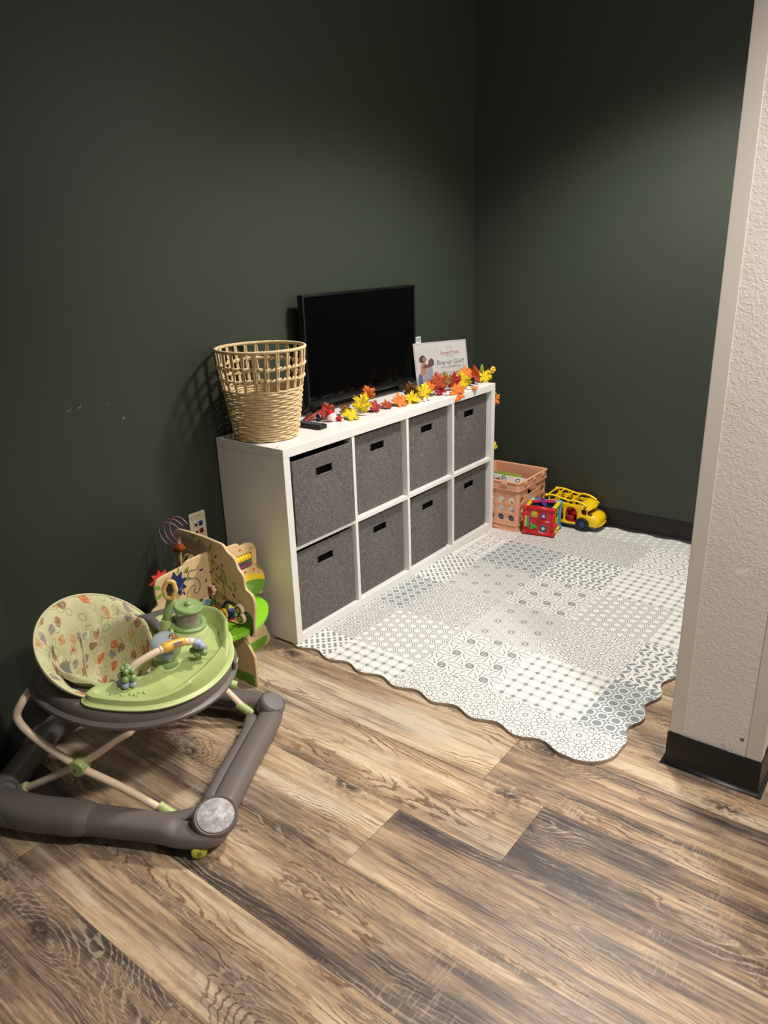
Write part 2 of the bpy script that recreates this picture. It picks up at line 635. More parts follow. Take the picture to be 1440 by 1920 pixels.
struct(base_run([(WALL_X, WALL_Y - 0.018), (WALL_X, PY0 + 0.002)]).build('baseboard_right', BASEM, smooth=60))
struct(base_run([(1.80, PY0), (PX0 - 0.002, PY0), (PX0 - 0.002, PY1), (1.90, PY1)]).build('baseboard_partition', BASEM, smooth=60))

# ================================================================ PLAY MAT
PAPER = srgb(232, 229, 223)
LINE = srgb(118, 120, 121)
GREY = srgb(136, 142, 143)
BLUE = srgb(134, 144, 147)

def mat_pattern(name, fn, a=PAPER, b=LINE):
    n = NT('mat_' + name, 0.55, 0.35)
    x, y, z = n.xyz(n.coord())
    f = fn(n, x, y)
    n.color(n.mix(f, a, b))
    return n.m

def cell(x, y, p, oy=0.0):
    """offsets from the centre of a square cell, unit = one cell"""
    return (x * (1 / p)).fract() - 0.5, (y * (1 / p)).fract() - 0.5

def hexcell(x, y, p):
    s = 1.7320508
    a, b = x * (1 / p), y * (1 / (p * s))
    ax, ay = a.fract() - 0.5, (b.fract() - 0.5) * s
    bx, by = (a + 0.5).fract() - 0.5, ((b + 0.5).fract() - 0.5) * s
    da = ax * ax + ay * ay; db = bx * bx + by * by
    k = da.lt(db)
    return ax * k + bx * (1.0 - k), ay * k + by * (1.0 - k)

def polar(x, y):
    return (x * x + y * y).sqrt(), y.atan2(x)

def band(v, c, w):
    return 1.0 - (v - c).abs().step(w * 0.55, w * 1.3)

def hexdist(x, y):
    ax, ay = x.abs(), y.abs()
    return (ax * 0.5 + ay * 0.8660254).mx(ax)

def p_star(n, x, y):
    cx, cy = cell(x + y * 0.0, y, 0.0431)
    r, a = polar(cx, cy)
    star = r.step(0.530, 0.560)
    ex, ey = cell(x + 0.02155, y + 0.02155, 0.0431)
    ring = band(r, 0.47, 0.035)
    ves = band(cx.abs() * 1.0 + cy * cy * 1.4, 0.40, 0.03) * r.lt(0.5)
    return star.mx(ring * 0.42).mx(ves * 0.4)

def p_oval(n, x, y):
    cx, cy = cell(x, y, 0.0431)
    r, a = polar(cx, cy)
    white = r.step(0.315, 0.345) * (1.0 - r.step(0.42, 0.45))
    lat = (1.0 - ((cx.abs() - cy.abs()).abs()).step(0.02, 0.06)) * r.gt(0.36)
    thin = band(cx.abs() + cy.abs(), 0.62, 0.05)
    return 1.0 - white.mx(lat).mx(thin * 0.6)

def p_swirl(n, x, y):
    cx, cy = hexcell(x, y, 0.0995)
    r, a = polar(cx, cy)
    sp = (a * 5.0 + (r + 0.05).log() * 4.5 + (a * 10.0).sin() * 0.35).sin().abs()
    l1 = (1.0 - sp.step(0.16, 0.42)) * r.gt(0.13)
    sp2 = (a * 10.0 - r * 26.0).sin().abs()
    l2 = (1.0 - sp2.step(0.10, 0.34)) * r.gt(0.30) * 0.85
    rings = band(r, 0.13, 0.03).mx(band(r, 0.05, 0.025))
    core = band((a * 2.0 + r * 34.0).sin(), 0.9, 0.3) * r.lt(0.2)
    return l1.mx(l2).mx(rings).mx(core * 0.8)

def p_medal(n, x, y):
    cx, cy = hexcell(x, y, 0.0995)
    r, a = polar(cx, cy)
    pet = r + (a * 6.0).cos() * 0.055
    curls = (pet * 30.0 + (a * 6.0).sin() * 1.6).sin().abs()
    l1 = (1.0 - curls.step(0.16, 0.55)) * r.lt(0.47) * r.gt(0.10)
    spk = (1.0 - (a * 6.0 + r * 9.0).sin().abs().step(0.1, 0.3)) * r.gt(0.10) * r.lt(0.24)
    core = band(r, 0.09, 0.03)
    outer = (1.0 - ((a * 18.0).sin() * 0.5 + (r * 70.0).sin() * 0.5).abs().step(0.05, 0.25)) * r.gt(0.42)
    return (l1 * 0.95).mx(spk * 0.9).mx(core).mx(outer * 0.8) * 0.88 + 0.12

def p_flower(n, x, y, p=0.104, k=1.0):
    cx, cy = hexcell(x, y, p)
    r, a = polar(cx, cy)
    pet = band(r - (a * 6.0).cos().abs() * 0.10, 0.20, 0.022 * k)
    pet2 = band(r - (a * 6.0).sin().abs() * 0.09, 0.36, 0.022 * k)
    rad = (1.0 - ((a * 6.0).sin().abs() * r).step(0.016 * k, 0.046 * k)) * r.gt(0.07) * r.lt(0.24)
    rad2 = (1.0 - ((a * 6.0 + 1.5708).sin().abs() * r).step(0.016 * k, 0.046 * k)) * r.gt(0.27) * r.lt(0.47)
    core = band(r, 0.07, 0.022 * k)
    fil = band(r - (a * 12.0).sin().abs() * 0.05, 0.50, 0.022 * k)
    return pet.mx(pet2).mx(rad).mx(rad2).mx(core).mx(fil) * 0.9

def p_flower_fine(n, x, y):
    return p_flower(n, x, y, 0.078, 1.5)

def p_hex(n, x, y):
    cx, cy = hexcell(x, y, 0.0437)
    d = hexdist(cx, cy)
    l = band(d, 0.33, 0.035)
    r, a = polar(cx, cy)
    spk = (1.0 - ((a * 3.0).sin().abs() * r).step(0.015, 0.05)) * d.gt(0.33)
    l2 = band(d, 0.485, 0.03)
    d2 = hexdist(cy, cx)
    return l.mx(spk).mx(l2 * 0.8) * 0.95

def p_bars(n, x, y):
    """white strapwork over grey blocks"""
    k = 0.7071
    a, b = (x + y) * k, (y - x) * k
    p = 0.043
    col = (a * (1 / p)).floor()
    fx = (a * (1 / p)).fract() - 0.5
    fy = ((b * (1 / p)) + col * 0.5)
    f2 = (fy * 2.0).fract() - 0.5
    fl = ((fy * 2.0).floor() * 0.5).fract().gt(0.25)
    bar = fx.abs().lt(0.36) * f2.abs().lt(0.27)
    split = fx.abs().lt(0.07) * fl
    return bar * (1.0 - split)

def p_herring(n, x, y):
    p = 0.060
    fx = (x * (1 / p)).fract() - 0.5
    s = y * (1 / 0.028) + fx.abs() * 1.5
    bar = (s.fract() - 0.5).abs().lt(0.29) * fx.abs().gt(0.05) * fx.abs().lt(0.44)
    br = ((y * (1 / 0.075) + (x * (1 / p)).floor() * 0.37).fract() - 0.5).abs().gt(0.06)
    return bar * br

def p_petals(n, x, y):
    cx, cy = cell(x, y, 0.058)
    f = None
    for (ox, oy) in ((.5, .5), (-.5, .5), (.5, -.5), (-.5, -.5)):
        r, a = polar(cx - ox, cy - oy)
        g = band(r, 0.707, 0.03)
        f = g if f is None else f.mx(g)
    return f * 0.9

def p_rosette(n, x, y):
    cx, cy = hexcell(x, y, 0.075)
    r, a = polar(cx, cy)
    ci = band(r, 0.2, 0.025)
    rays = (1.0 - ((a * 6.0).sin().abs() * r).step(0.03, 0.08)) * r.gt(0.2)
    ed = band(hexdist(cx, cy), 0.49, 0.02)
    return ci.mx(rays * 0.8).mx(ed)

def p_weave(n, x, y):
    cx, cy = cell(x + y * 0.5, y, 0.045)
    l = band(cx.abs() + cy.abs() * 1.2, 0.42, 0.05)
    g = (cx.abs() + cy.abs() * 1.2).step(0.5, 0.62)
    return l.mx(g * 0.45)

def build_mat():
    pats = [mat_pattern('star', p_star, PAPER, GREY), mat_pattern('oval', p_oval, PAPER, BLUE), mat_pattern('swirl', p_swirl),
            mat_pattern('medallion', p_medal), mat_pattern('flower', p_flower), mat_pattern('fine_flower', p_flower_fine),
            mat_pattern('hexagon', p_hex), mat_pattern('strapwork', p_bars, PAPER, GREY), mat_pattern('herringbone', p_herring, PAPER, GREY),
            mat_pattern('petals', p_petals), mat_pattern('rosette', p_rosette), mat_pattern('weave', p_weave, PAPER, GREY)]
    ST, OV, SW, ME, FL, FF, HX, BA, HE, PE, RO, WE = range(12)
    grid = {(0, 0): BA, (0, 1): ST, (0, 2): FL, (0, 3): FL, (0, 4): FL, (1, 0): FF, (1, 1): HX, (1, 2): SW, (1, 3): ST, (1, 4): OV,
            (2, 0): OV, (2, 1): FF, (2, 2): ME, (2, 3): FL, (2, 4): HE, (3, 0): BA, (3, 1): ME, (3, 2): SW, (3, 3): HX, (3, 4): ST,
            (4, 0): PE, (4, 1): OV, (4, 2): HE, (4, 3): ST, (4, 4): HX, (5, 0): FL, (5, 1): FF, (5, 2): FF, (5, 3): RO, (5, 4): SW,
            (6, 0): SW, (6, 1): WE, (6, 2): WE, (6, 3): WE, (6, 4): FL}
    T = 0.3022
    gx = [0.158 + T * k for k in range(0, 6)]
    gy = [-0.142 - T * k for k in range(0, 4)]
    # scalloped outline, anticlockwise from the back left
    pts = []
    A = 0.0125
    y = 0.30
    while y > -1.085:
        pts.append((0.0075 - A * math.cos(2 * PI * (y + 0.155) / 0.1535), y)); y -= 0.006
    cx, cy, R = 0.10, -1.098, 0.107
    for k in range(1, 15):
        a = math.radians(180 + 90 * k / 15 + 2)
        pts.append((cx + R * math.cos(a), cy + 0.108 * math.sin(a)))
    x = 0.135
    while x < 1.72:
        pts.append((x, -1.196 - 0.0115 * math.cos(2 * PI * (x - 0.15) / 0.1505))); x += 0.006
    for k in range(1, 12):
        a = math.radians(270 + 90 * k / 12)
        pts.append((1.72 + 0.09 * math.cos(a), -1.12 + 0.085 * math.sin(a)))
    y = -1.12
    while y < 0.30:
        pts.append((1.808 + 0.009 * math.cos(2 * PI * (y + 1.12) / 0.1535), y)); y += 0.008
    bm = bmesh.new()
    H = 0.011
    top = [bm.verts.new((a, b, H)) for a, b in pts]
    f = bm.faces.new(top)
    if f.normal.z < 0: f.normal_flip()
    bm.normal_update()
    for gxx in gx:
        bmesh.ops.bisect_plane(bm, geom=bm.verts[:] + bm.edges[:] + bm.faces[:], plane_co=(gxx, 0, 0), plane_no=(1, 0, 0))
    for gyy in gy:
        bmesh.ops.bisect_plane(bm, geom=bm.verts[:] + bm.edges[:] + bm.faces[:], plane_co=(0, gyy, 0), plane_no=(0, 1, 0))
    for f in bm.faces:
        c = f.calc_center_median()
        c = Vector(((min(v.co.x for v in f.verts) + max(v.co.x for v in f.verts)) / 2, (min(v.co.y for v in f.verts) + max(v.co.y for v in f.verts)) / 2, 0))
        i = sum(1 for g in gx if c.x > g); j = sum(1 for g in gy if c.y < g)
        f.material_index = grid.get((i, j), FL)
        if f.normal.z < 0: f.normal_flip()
    # soft sides
    be = [e for e in bm.edges if len(e.link_faces) == 1]
    r = bmesh.ops.extrude_edge_only(bm, edges=be)
    nv = [g for g in r['geom'] if isinstance(g, bmesh.types.BMVert)]
    for v in nv: v.co.z = 0.0004
    for g in r['geom']:
        if isinstance(g, bmesh.types.BMFace): g.material_index = 12
    me = bpy.data.meshes.new('play_mat')
    bm.to_mesh(me); bm.free()
    for m in pats: me.materials.append(m)
    me.materials.append(paint('foam_edge', srgb(176, 158, 142), 0.7, 0.2, 0.08, 60))
    o = bpy.data.objects.new('play_mat', me)
    COL.objects.link(o)
    o.rotation_euler = (0, 0, math.radians(-0.8))
    tag(o, 'large grey and white patchwork foam play mat with scalloped edge on the wood floor', 'play mat')
build_mat()

# ================================================================ STORAGE CABINET
CW, CH, CD = 1.4694, 0.7588, 0.345
Z0 = 0.0115
TL, TS, TB, TV = 0.0335, 0.0309, 0.0335, 0.016
def m_white():
    n = NT('white_laminate', 0.32, 0.45)
    c = n.coord()
    x, y, z = n.xyz(c)
    g = n.noise(n.vec(x * 2.0, y * 60.0, z * 60.0), 1.0, 3.0)
    n.color(n.mix(g, srgb(228, 226, 222), srgb(234, 232, 228)))
    return n.m
WHITE = m_white()
cab = thing('storage_cabinet', 'long white eight-cube storage cabinet against the dark green wall', 'cabinet', (0, 0, Z0))
bv = 0.0012
MB().box((CW / 2, CD / 2, CH - TL / 2), (CW, CD, TL), bv, seg=1).build('top_panel', WHITE, cab, None)
MB().box((CW / 2, CD / 2, TB / 2), (CW, CD, TB), bv, seg=1).build('bottom_panel', WHITE, cab, None)
for sx in (TS / 2, CW - TS / 2):
    MB().box((sx, CD / 2, (TB + CH - TL) / 2), (TS, CD - 0.0006, CH - TL - TB - 0.0012), 0.0006, seg=1).build('side_panel', WHITE, cab, None)
IW = (CW - 2 * TS - 3 * TV) / 4
MIDZ = (TB + CH - TL) / 2
IH = (CH - TL - TB - TV) / 2
for k in (1, 2, 3):
    MB().box((TS + IW * k + TV * (k - 0.5), CD / 2, MIDZ), (TV, CD - 0.004, CH - TL - TB), 0.0006, seg=1).build('divider', WHITE, cab, None)
for k in range(4):
    MB().box((TS + IW * (k + 0.5) + TV * k, CD / 2 + 0.001, MIDZ), (IW, CD - 0.006, TV), 0.0006, seg=1).build('shelf', WHITE, cab, None)
MB().box((CW / 2, CD - 0.003, CH / 2), (CW - 0.02, 0.004, CH - 0.02), 0, seg=1).build('back_panel', WHITE, cab, None)
capm = paint('grey_cam_cap', srgb(60, 58, 56), 0.4)
for (sx, sy) in ((0.018, 0.045), (0.018, 0.30), (CW - 0.018, 0.045), (CW - 0.018, 0.30)):
    MB().cyl((sx, sy, CH - 0.001), (sx, sy, CH + 0.0004), 0.0042, seg=14).build('screw_cap', capm, cab)

def m_fabric():
    n = NT('charcoal_linen', 0.85, 0.2)
    c = n.coord()
    x, y, z = n.xyz(c)
    wx = n.noise(n.vec(x * 420.0, y * 420.0, z * 60.0), 1.0, 2.0, 0.6)
    wz = n.noise(n.vec(x * 60.0, y * 60.0, z * 420.0), 1.0, 2.0, 0.6)
    f = (wx + wz) * 0.5
    n.color(n.ramp(f, [(0.30, srgb(62, 59, 58)), (0.48, srgb(95, 91, 89)), (0.55, srgb(110, 106, 103)), (0.72, srgb(154, 149, 145))]))
    n.bump(f, 0.35, 0.002)
    return n.m
FAB = m_fabric()
DARKIN = paint('bin_inside_shade', srgb(20, 20, 21), 0.9, 0.1)  # near-black standing in for the shade inside the bins

def make_bin(label, x, z, y=0.02, h=0.318, w=0.326, roll=0.0, tilt=0.0):
    d = 0.30
    t = thing('fabric_bin', label, 'storage bin', (x, y, z), 0, 'grey fabric bins in the white cabinet')
    t.rotation_euler = (tilt, roll, 0)
    F = Matrix(((1, 0, 0, 0), (0, 0, -1, 0.004), (0, 1, 0, h / 2), (0, 0, 0, 1)))
    hole = rrect(0, h / 2 - 0.066, 0.088, 0.030, 0.002, 2)
    plate('front_panel', [rrect(0, 0, w, h, 0.004, 3), hole], 0.007, FAB, t, F, 0.0015)
    mb = MB()
    mb.box((-w / 2 + 0.003, d / 2 + 0.004, h / 2), (0.006, d - 0.008, h), 0.001, seg=1)
    mb.box((w / 2 - 0.003, d / 2 + 0.004, h / 2), (0.006, d - 0.008, h), 0.001, seg=1)
    mb.box((0, d - 0.003, h / 2), (w - 0.012, 0.006, h), 0.001, seg=1)
    mb.box((0, d / 2, 0.003), (w - 0.012, d - 0.008, 0.006), 0.001, seg=1)
    mb.build('body', FAB, t, None)
    # stitched rim round the hand slot; a dark sheet behind it paints the shade inside
    hm = rrect(0, h / 2 - 0.066, 0.096, 0.038, 0.003, 2)
    plate('handle_rim', [hm, rrect(0, h / 2 - 0.066, 0.089, 0.031, 0.002, 2)], 0.0085, FAB, t, F, 0.001)
    MB().box((0, 0.022, h - 0.075), (w - 0.02, 0.003, 0.10), 0).build('slot_shade', DARKIN, t, None)
    return t

for row in (0, 1):
    for k in range(4):
        cx = TS + IW * (k + 0.5) + TV * k
        zb = Z0 + (TB if row == 0 else MIDZ + TV / 2) + 0.001
        nm = ['leftmost', 'second', 'third', 'rightmost'][k]
        if row == 1:
            lab = {0: 'grey fabric bin in the top left cube, sticking out with a gap above',
                   1: 'grey fabric bin in the top row, second cube from the left',
                   2: 'grey fabric bin in the top row, third cube from the left',
                   3: 'grey fabric bin in the top right cube, under the yellow leaf with berries'}[k]
        else:
            lab = {0: 'grey fabric bin in the bottom left cube, nearest the wooden toy',
                   1: 'grey fabric bin in the bottom row, second cube from the left',
                   2: 'grey fabric bin in the bottom row, third from left, sitting crooked',
                   3: 'grey fabric bin in the bottom right cube, beside the peach crate'}[k]
        par = dict(y=0.026, h=0.322)
        if (row, k) == (1, 0): par = dict(y=-0.004, h=0.318, w=0.330)
        if (row, k) == (0, 0): par = dict(y=0.016, h=0.318)
        if (row, k) == (0, 2): par = dict(y=0.022, h=0.316, w=0.322, roll=math.radians(-1.0))
        if (row, k) == (0, 3): par = dict(y=0.022, h=0.318, w=0.322, roll=math.radians(-0.6))
        make_bin(lab, cx, zb + (0.003 if 'roll' in par else 0), **par)

# ================================================================ ON THE CABINET
ZT = Z0 + CH          # cabinet top

# ---- woven basket
def m_straw():
    n = NT('natural_straw_cord', 0.7, 0.25)
    c = n.coord()
    f = n.noise(c, 55.0, 4.0, 0.65)
    g = n.noise(c, 380.0, 2.0, 0.6)
    n.color(n.ramp(f * 0.65 + g * 0.35, [(0.28, srgb(168, 140, 98)), (0.46, srgb(212, 186, 142)), (0.60, srgb(226, 204, 164)), (0.8, srgb(238, 222, 188))]))
    n.bump(g + f * 0.5, 0.4, 0.002)
    return n.m
STRAW = m_straw()
def build_basket():
    bk = thing('wicker_basket', 'tall natural woven wicker basket with open lattice top, on the left end of the cabinet', 'basket', (0.122, 0.200, ZT + 0.0006))
    H = 0.322
    r1, r2 = 0.113, 0.1575
    dx, dy = -0.008, -0.010
    rnd = random.Random(3)
    NS = 24
    def R(z): return r1 + (r2 - r1) * (z / H) ** 0.85
    def P(a, z, dr=0.0):
        k = z / H
        r = R(z) + dr
        return (r * math.cos(a) + dx * k, r * math.sin(a) + dy * k, z)
    # woven courses
    mb = MB()
    nc = 20
    zb = 0.182
    for i in range(nc):
        z = 0.006 + (zb - 0.006) * i / (nc - 1)
        ph = rnd.uniform(-0.05, 0.05)
        pts, rad = [], []
        n = NS * 5
        wob = [rnd.uniform(-1, 1) for _ in range(9)]
        for k in range(n):
            a = 2 * PI * k / n
            wv = math.cos(NS / 2 * a + (PI if i % 2 else 0) + ph)
            dz = 0.0007 * sum(w * math.sin((q + 1) * a * 2 + w * 5) for q, w in enumerate(wob)) * 0.8 + 0.0004 * wv
            pts.append(P(a, z + dz, 0.0015 * wv))
            rad.append((0.0040 + 0.0004 * math.sin(a * 17 + i), 0.0045 + 0.0004 * math.sin(a * 11 + i * 2)))
        mb.tube(pts, rad, 7, closed=True)
    mb.build('woven_body', STRAW, bk, 180)
    # floor of the basket
    MB().lathe([(0, 0.002), (r1 - 0.003, 0.002), (r1 + 0.003, 0.005), (r1 - 0.003, 0.009), (0, 0.009)], 40).build('bottom', STRAW, bk, 60)
    # open lattice stakes, bundles that lean a little
    mb = MB()
    for k in range(NS):
        a = 2 * PI * (k + 0.5) / NS
        for s in (-1, 1):
            j = rnd.uniform(-0.012, 0.012)
            path = [P(a + s * 0.016, zb - 0.012, -0.001), P(a + s * 0.020 + j, 0.205, 0.001), P(a + s * 0.012 + j, 0.224, 0.001), P(a + s * 0.022 + j, 0.246, 0.002),
                    P(a + s * 0.012 + j, 0.264, 0.002), P(a + s * 0.024, 0.288, 0.001), P(a + s * 0.018, H - 0.004, 0)]
            mb.tube(smooth_open(path, 3), [rnd.uniform(0.0030, 0.0043) for _ in range(19)], 6)
    mb.build('stakes', STRAW, bk, 180)
    # two twisted cords binding the stakes
    for (zz, nm) in ((0.222, 'binding_cord'), (0.264, 'binding_cord')):
        mb = MB()
        for s in (0, 1):
            pts = []
            n = NS * 10
            for k in range(n):
                a = 2 * PI * k / n
                q = NS * a + s * PI
                wob = 0.0022 * math.sin(3 * a + zz * 90) + 0.0014 * math.sin(7 * a + s)
                pts.append(P(a, zz + wob + 0.0042 * math.sin(q), 0.0065 * math.cos(q)))
            mb.tube(pts, 0.0034, 7, closed=True)
        # knots where cord and stake meet
        for k in range(NS):
            a = 2 * PI * (k + 0.5) / NS
            p = P(a, zz + 0.0022 * math.sin(3 * a + zz * 90) + rnd.uniform(-0.001, 0.001), 0.002)
            mb.sphere(p, 0.0072, 10, 7, (1, 1, 0.9 + rnd.uniform(-.1, .2)))
        mb.build(nm, STRAW, bk, 180)
    # wrapped rim
    mb = MB()
    for s in range(3):
        pts = []
        n = 300
        for k in range(n):
            a = 2 * PI * k / n
            q = 34 * a + s * 2 * PI / 3
            pts.append(P(a, H + 0.0025 * math.sin(q), 0.0028 * math.cos(q)))
        mb.tube(pts, 0.0040, 7, closed=True)
    mb.build('rim', STRAW, bk, 180)
build_basket()

# ---- television
BLK = paint('glossy_black_plastic', srgb(14, 14, 15), 0.22, 0.5, 0.03)
BLK2 = paint('matte_black_plastic', srgb(18, 18, 19), 0.5, 0.4, 0.05)
SCREEN = paint('dark_glass_screen', srgb(4, 4, 5), 0.07, 0.16, 0.0)
def build_tv():
    w, h = 0.718, 0.440
    x0, y0 = 0.438, 0.292
    t = thing('television', 'flat black television with a blank screen standing on the white cabinet', 'television', (x0, y0, ZT), math.radians(-2.2))
    zb = 0.038
    b = 0.011
    F = Matrix(((1, 0, 0, w / 2), (0, 0, -1, 0), (0, 1, 0, zb + h / 2), (0, 0, 0, 1)))
    plate('bezel', [rrect(0, 0, w, h, 0.004), rrect(0, 0.006, w - 2 * b, h - 2 * b - 0.012, 0.001, 2)], 0.030, BLK, t, F, 0.002)
    MB().box((w / 2, 0.0, zb + h / 2 + 0.006), (w - 2 * b + 0.002, 0.018, h - 2 * b - 0.010), 0).build('screen', SCREEN, t, None)
    MB().box((w / 2, 0.028, zb + h * 0.46), (w * 0.80, 0.028, h * 0.72), 0.012).build('back_housing', BLK2, t)
    for (fx, s) in ((0.030, -1), (w - 0.110, 1)):
        mb = MB()
        prof = [(-1, -.5), (1, -.5), (1, .5), (-1, .5)]
        mb.tube([(fx, 0.0, zb + 0.006), (fx + s * 0.02, -0.02, zb - 0.006), (fx + s * 0.060, -0.098, 0.0095), (fx + s * 0.070, -0.112, 0.0088)], [(0.010, 0.014), (0.010, 0.012), (0.008, 0.009), (0.007, 0.008)], 8)
        mb.tube([(fx, 0.0, zb + 0.006), (fx + s * 0.01, 0.012, zb - 0.008), (fx + s * 0.02, 0.030, 0.0095), (fx + s * 0.021, 0.034, 0.0088)], [(0.010, 0.014), (0.010, 0.012), (0.008, 0.009), (0.007, 0.008)], 8)
        mb.build('foot', BLK, t)
build_tv()

# ---- remote control
def build_remote():
    t = thing('remote_control', 'slim black remote control lying beside the wicker basket', 'remote control', (0.303, 0.165, ZT), math.radians(1.5))
    MB().box((0, 0, 0.009), (0.046, 0.165, 0.018), 0.006, seg=3).build('case', BLK2, t, 50)
    bmx = paint('grey_rubber_button', srgb(96, 98, 100), 0.6, 0.3)
    bmr = paint('teal_button', srgb(70, 110, 112), 0.6, 0.3)
    for r in range(9):
        for c in range(3):
            MB().box(((c - 1) * 0.0125, -0.067 + r * 0.0148, 0.0185), (0.008, 0.0075, 0.003), 0.0012).build('button', bmr if (r == 2 and c == 2) else bmx, t)
build_remote()

# ---- little figurine in a red hat
def build_figurine():
    t = thing('figurine', 'tiny white-headed figurine in a red hat lying by the television foot', 'figurine', (0.417, 0.140, ZT), math.radians(-30))
    wm = paint('white_felt', srgb(236, 232, 224), 0.85, 0.2, 0.03, 60, 0.3)
    rm = paint('red_felt', srgb(186, 24, 38), 0.8, 0.2, 0.1, 60, 0.3)
    MB().sphere((0, 0, 0.022), 0.0175, 24, 16).build('head', wm, t, 180)
    MB().lathe([(0.0185, -0.002), (0.0195, 0.002), (0.018, 0.007), (0.013, 0.014), (0.006, 0.021), (0, 0.023)], 24, Matrix.Translation((-0.003, 0.006, 0.026)) @ Matrix.Rotation(math.radians(-28), 4, 'X')).build('hat', rm, t, 60)
    MB().sphere((0.004, -0.006, 0.026), 0.0145, 16, 10, (0.9, 0.55, 0.5)).build('beard', wm, t, 180)
    mb = MB().sphere((0.030, -0.006, 0.0105), 0.0105, 16, 10, (1.35, 0.9, 0.95))
    mb.build('coat', rm, t, 180)
    MB().tube([(0.036, 0.004, 0.012), (0.046, 0.006, 0.016), (0.052, 0.004, 0.012)], [0.005, 0.0045, 0.004], 10).build('arm', wm, t, 180)
    MB().sphere((0.039, -0.014, 0.0062), 0.006, 12, 8).build('boot', wm, t, 180)
build_figurine()

# ---- sign in an acrylic stand
def build_sign():
    W, H = 0.284, 0.219
    a = math.radians(-27.1); tilt = 0.2032
    ux = Vector((math.cos(a), math.sin(a), 0)); nb = Vector((-math.sin(a), math.cos(a), 0))
    up = nb * math.sin(tilt) + Vector((0, 0, math.cos(tilt)))
    t = thing('sign_holder', 'clear acrylic stand with a printed Boy or Girl sign behind the leaf garland', 'sign', (1.102, 0.205, ZT + 0.0015))
    M = frame((0, 0, 0), ux, up)
    ac = NT('clear_acrylic', 0.05, 0.5); ac.color((0.97, 0.98, 0.98)); ac.b.inputs['Transmission Weight'].default_value = 1.0; ac.b.inputs['IOR'].default_value = 1.15
    card = paint('sign_card', srgb(233, 230, 228), 0.4, 0.4, 0.01)
    T = lambda x, y, z=0.0: M @ Matrix.Translation((x, y, z))
    plate('card', [rrect(W / 2, H / 2, W, H, 0.001, 2)], 0.0012, card, t, T(0, 0, 0))
    # front sheet, foot and strut of the holder
    mb = MB()
    mb.box((W / 2, H / 2, 0.0022), (W + 0.004, H + 0.004, 0.0012), 0.0003, M, seg=1)
    mb.build('front_sheet', ac.m, t, None)
    mb = MB()
    mb.grid([[M @ Vector((-0.002, -0.0005, -0.001)), M @ Vector((W + 0.002, -0.0005, -0.001))], [M @ Vector((-0.002, -0.0005, -0.001)) + nb * 0.075, M @ Vector((W + 0.002, -0.0005, -0.001)) + nb * 0.075]])
    o = mb.build('foot_sheet', ac.m, t, None)
    sm = o.modifiers.new('thickness', 'SOLIDIFY'); sm.thickness = 0.0015; sm.offset = 1
    mag = paint('magenta_print', srgb(178, 66, 118), 0.4)
    navy = paint('navy_print', srgb(66, 62, 92), 0.4)
    greyp = paint('grey_print', srgb(128, 122, 134), 0.4)
    # border line
    plate('border', [rrect(W / 2, H / 2, W - 0.008, H - 0.008, 0.001, 2), rrect(W / 2, H / 2, W - 0.0102, H - 0.0102, 0.001, 2)], 0.0006, mag, t, T(0, 0, 0.0006))
    tx = 0.190
    text('headline', 'Boy or Girl?', 0.030, navy, t, T(tx, 0.120, 0.0007))
    text('headline', 'Get a SneakPeek', 0.0165, greyp, t, T(tx, 0.099, 0.0007))
    text('logo', 'SneakPeek', 0.0235, mag, t, T(tx, 0.164, 0.0007))
    text('logo', 'DNA TEST', 0.0085, greyp, t, T(tx, 0.150, 0.0007))
    mb = MB()
    for s in (-1, 1):
        path = [(tx + s * 0.0005, 0.186), (tx + s * 0.004, 0.191), (tx + s * 0.009, 0.190), (tx + s * 0.0115, 0.185), (tx + s * 0.010, 0.180), (tx + s * 0.007, 0.1785)]
        mb.tube([M @ Vector((v.x, v.y, 0.0008)) for v in smooth_open([(p[0], p[1], 0) for p in path], 4)], (0.0014, 0.0004), 6)
    mb.build('logo', mag, t)
    for i, (s, sz) in enumerate((('The only 99.9% accurate early gender', 0.0112), ('DNA test, as early as 6 weeks into pregnancy.', 0.0104), ('Questions? Ask us today', 0.0098))):
        text('small_print', s, sz, greyp, t, T(tx - 0.004, 0.072 - i * 0.0145 - (0.006 if i == 2 else 0), 0.0007))
    # printed couple: flat shapes on the card
    sk1 = paint('print_tan', srgb(186, 132, 100), 0.4); sk2 = paint('print_brown', srgb(112, 76, 60), 0.4)
    hair = paint('print_dark_hair', srgb(52, 38, 38), 0.4); shirt = paint('print_pale_shirt', srgb(172, 170, 180), 0.4)
    jean = paint('print_denim', srgb(86, 98, 134), 0.4); dark = paint('print_charcoal', srgb(70, 66, 74), 0.4)
    def shp(name, pts, m, lift, n=4):
        pp = [(v.x, v.y) for v in smooth_closed([(p[0], p[1], 0) for p in pts], n)]
        plate(name, [pp], 0.0003, m, t, T(0, 0, lift))
    L = 0.0008
    shp('print_legs', [(0.012, 0.004), (0.030, 0.004), (0.034, 0.060), (0.030, 0.078), (0.014, 0.072), (0.008, 0.04)], jean, L)
    shp('print_trousers', [(0.036, 0.004), (0.078, 0.004), (0.082, 0.036), (0.060, 0.042), (0.040, 0.040)], dark, L)
    shp('print_torso', [(0.036, 0.034), (0.064, 0.030), (0.082, 0.040), (0.090, 0.085), (0.086, 0.108), (0.066, 0.112), (0.048, 0.100), (0.038, 0.070)], shirt, L + .0003)
    shp('print_top', [(0.028, 0.070), (0.046, 0.074), (0.060, 0.112), (0.052, 0.128), (0.034, 0.124), (0.026, 0.096)], sk1, L + .0006)
    shp('print_arm', [(0.040, 0.102), (0.070, 0.104), (0.096, 0.112), (0.098, 0.119), (0.080, 0.118), (0.050, 0.116)], sk2, L + .0009)
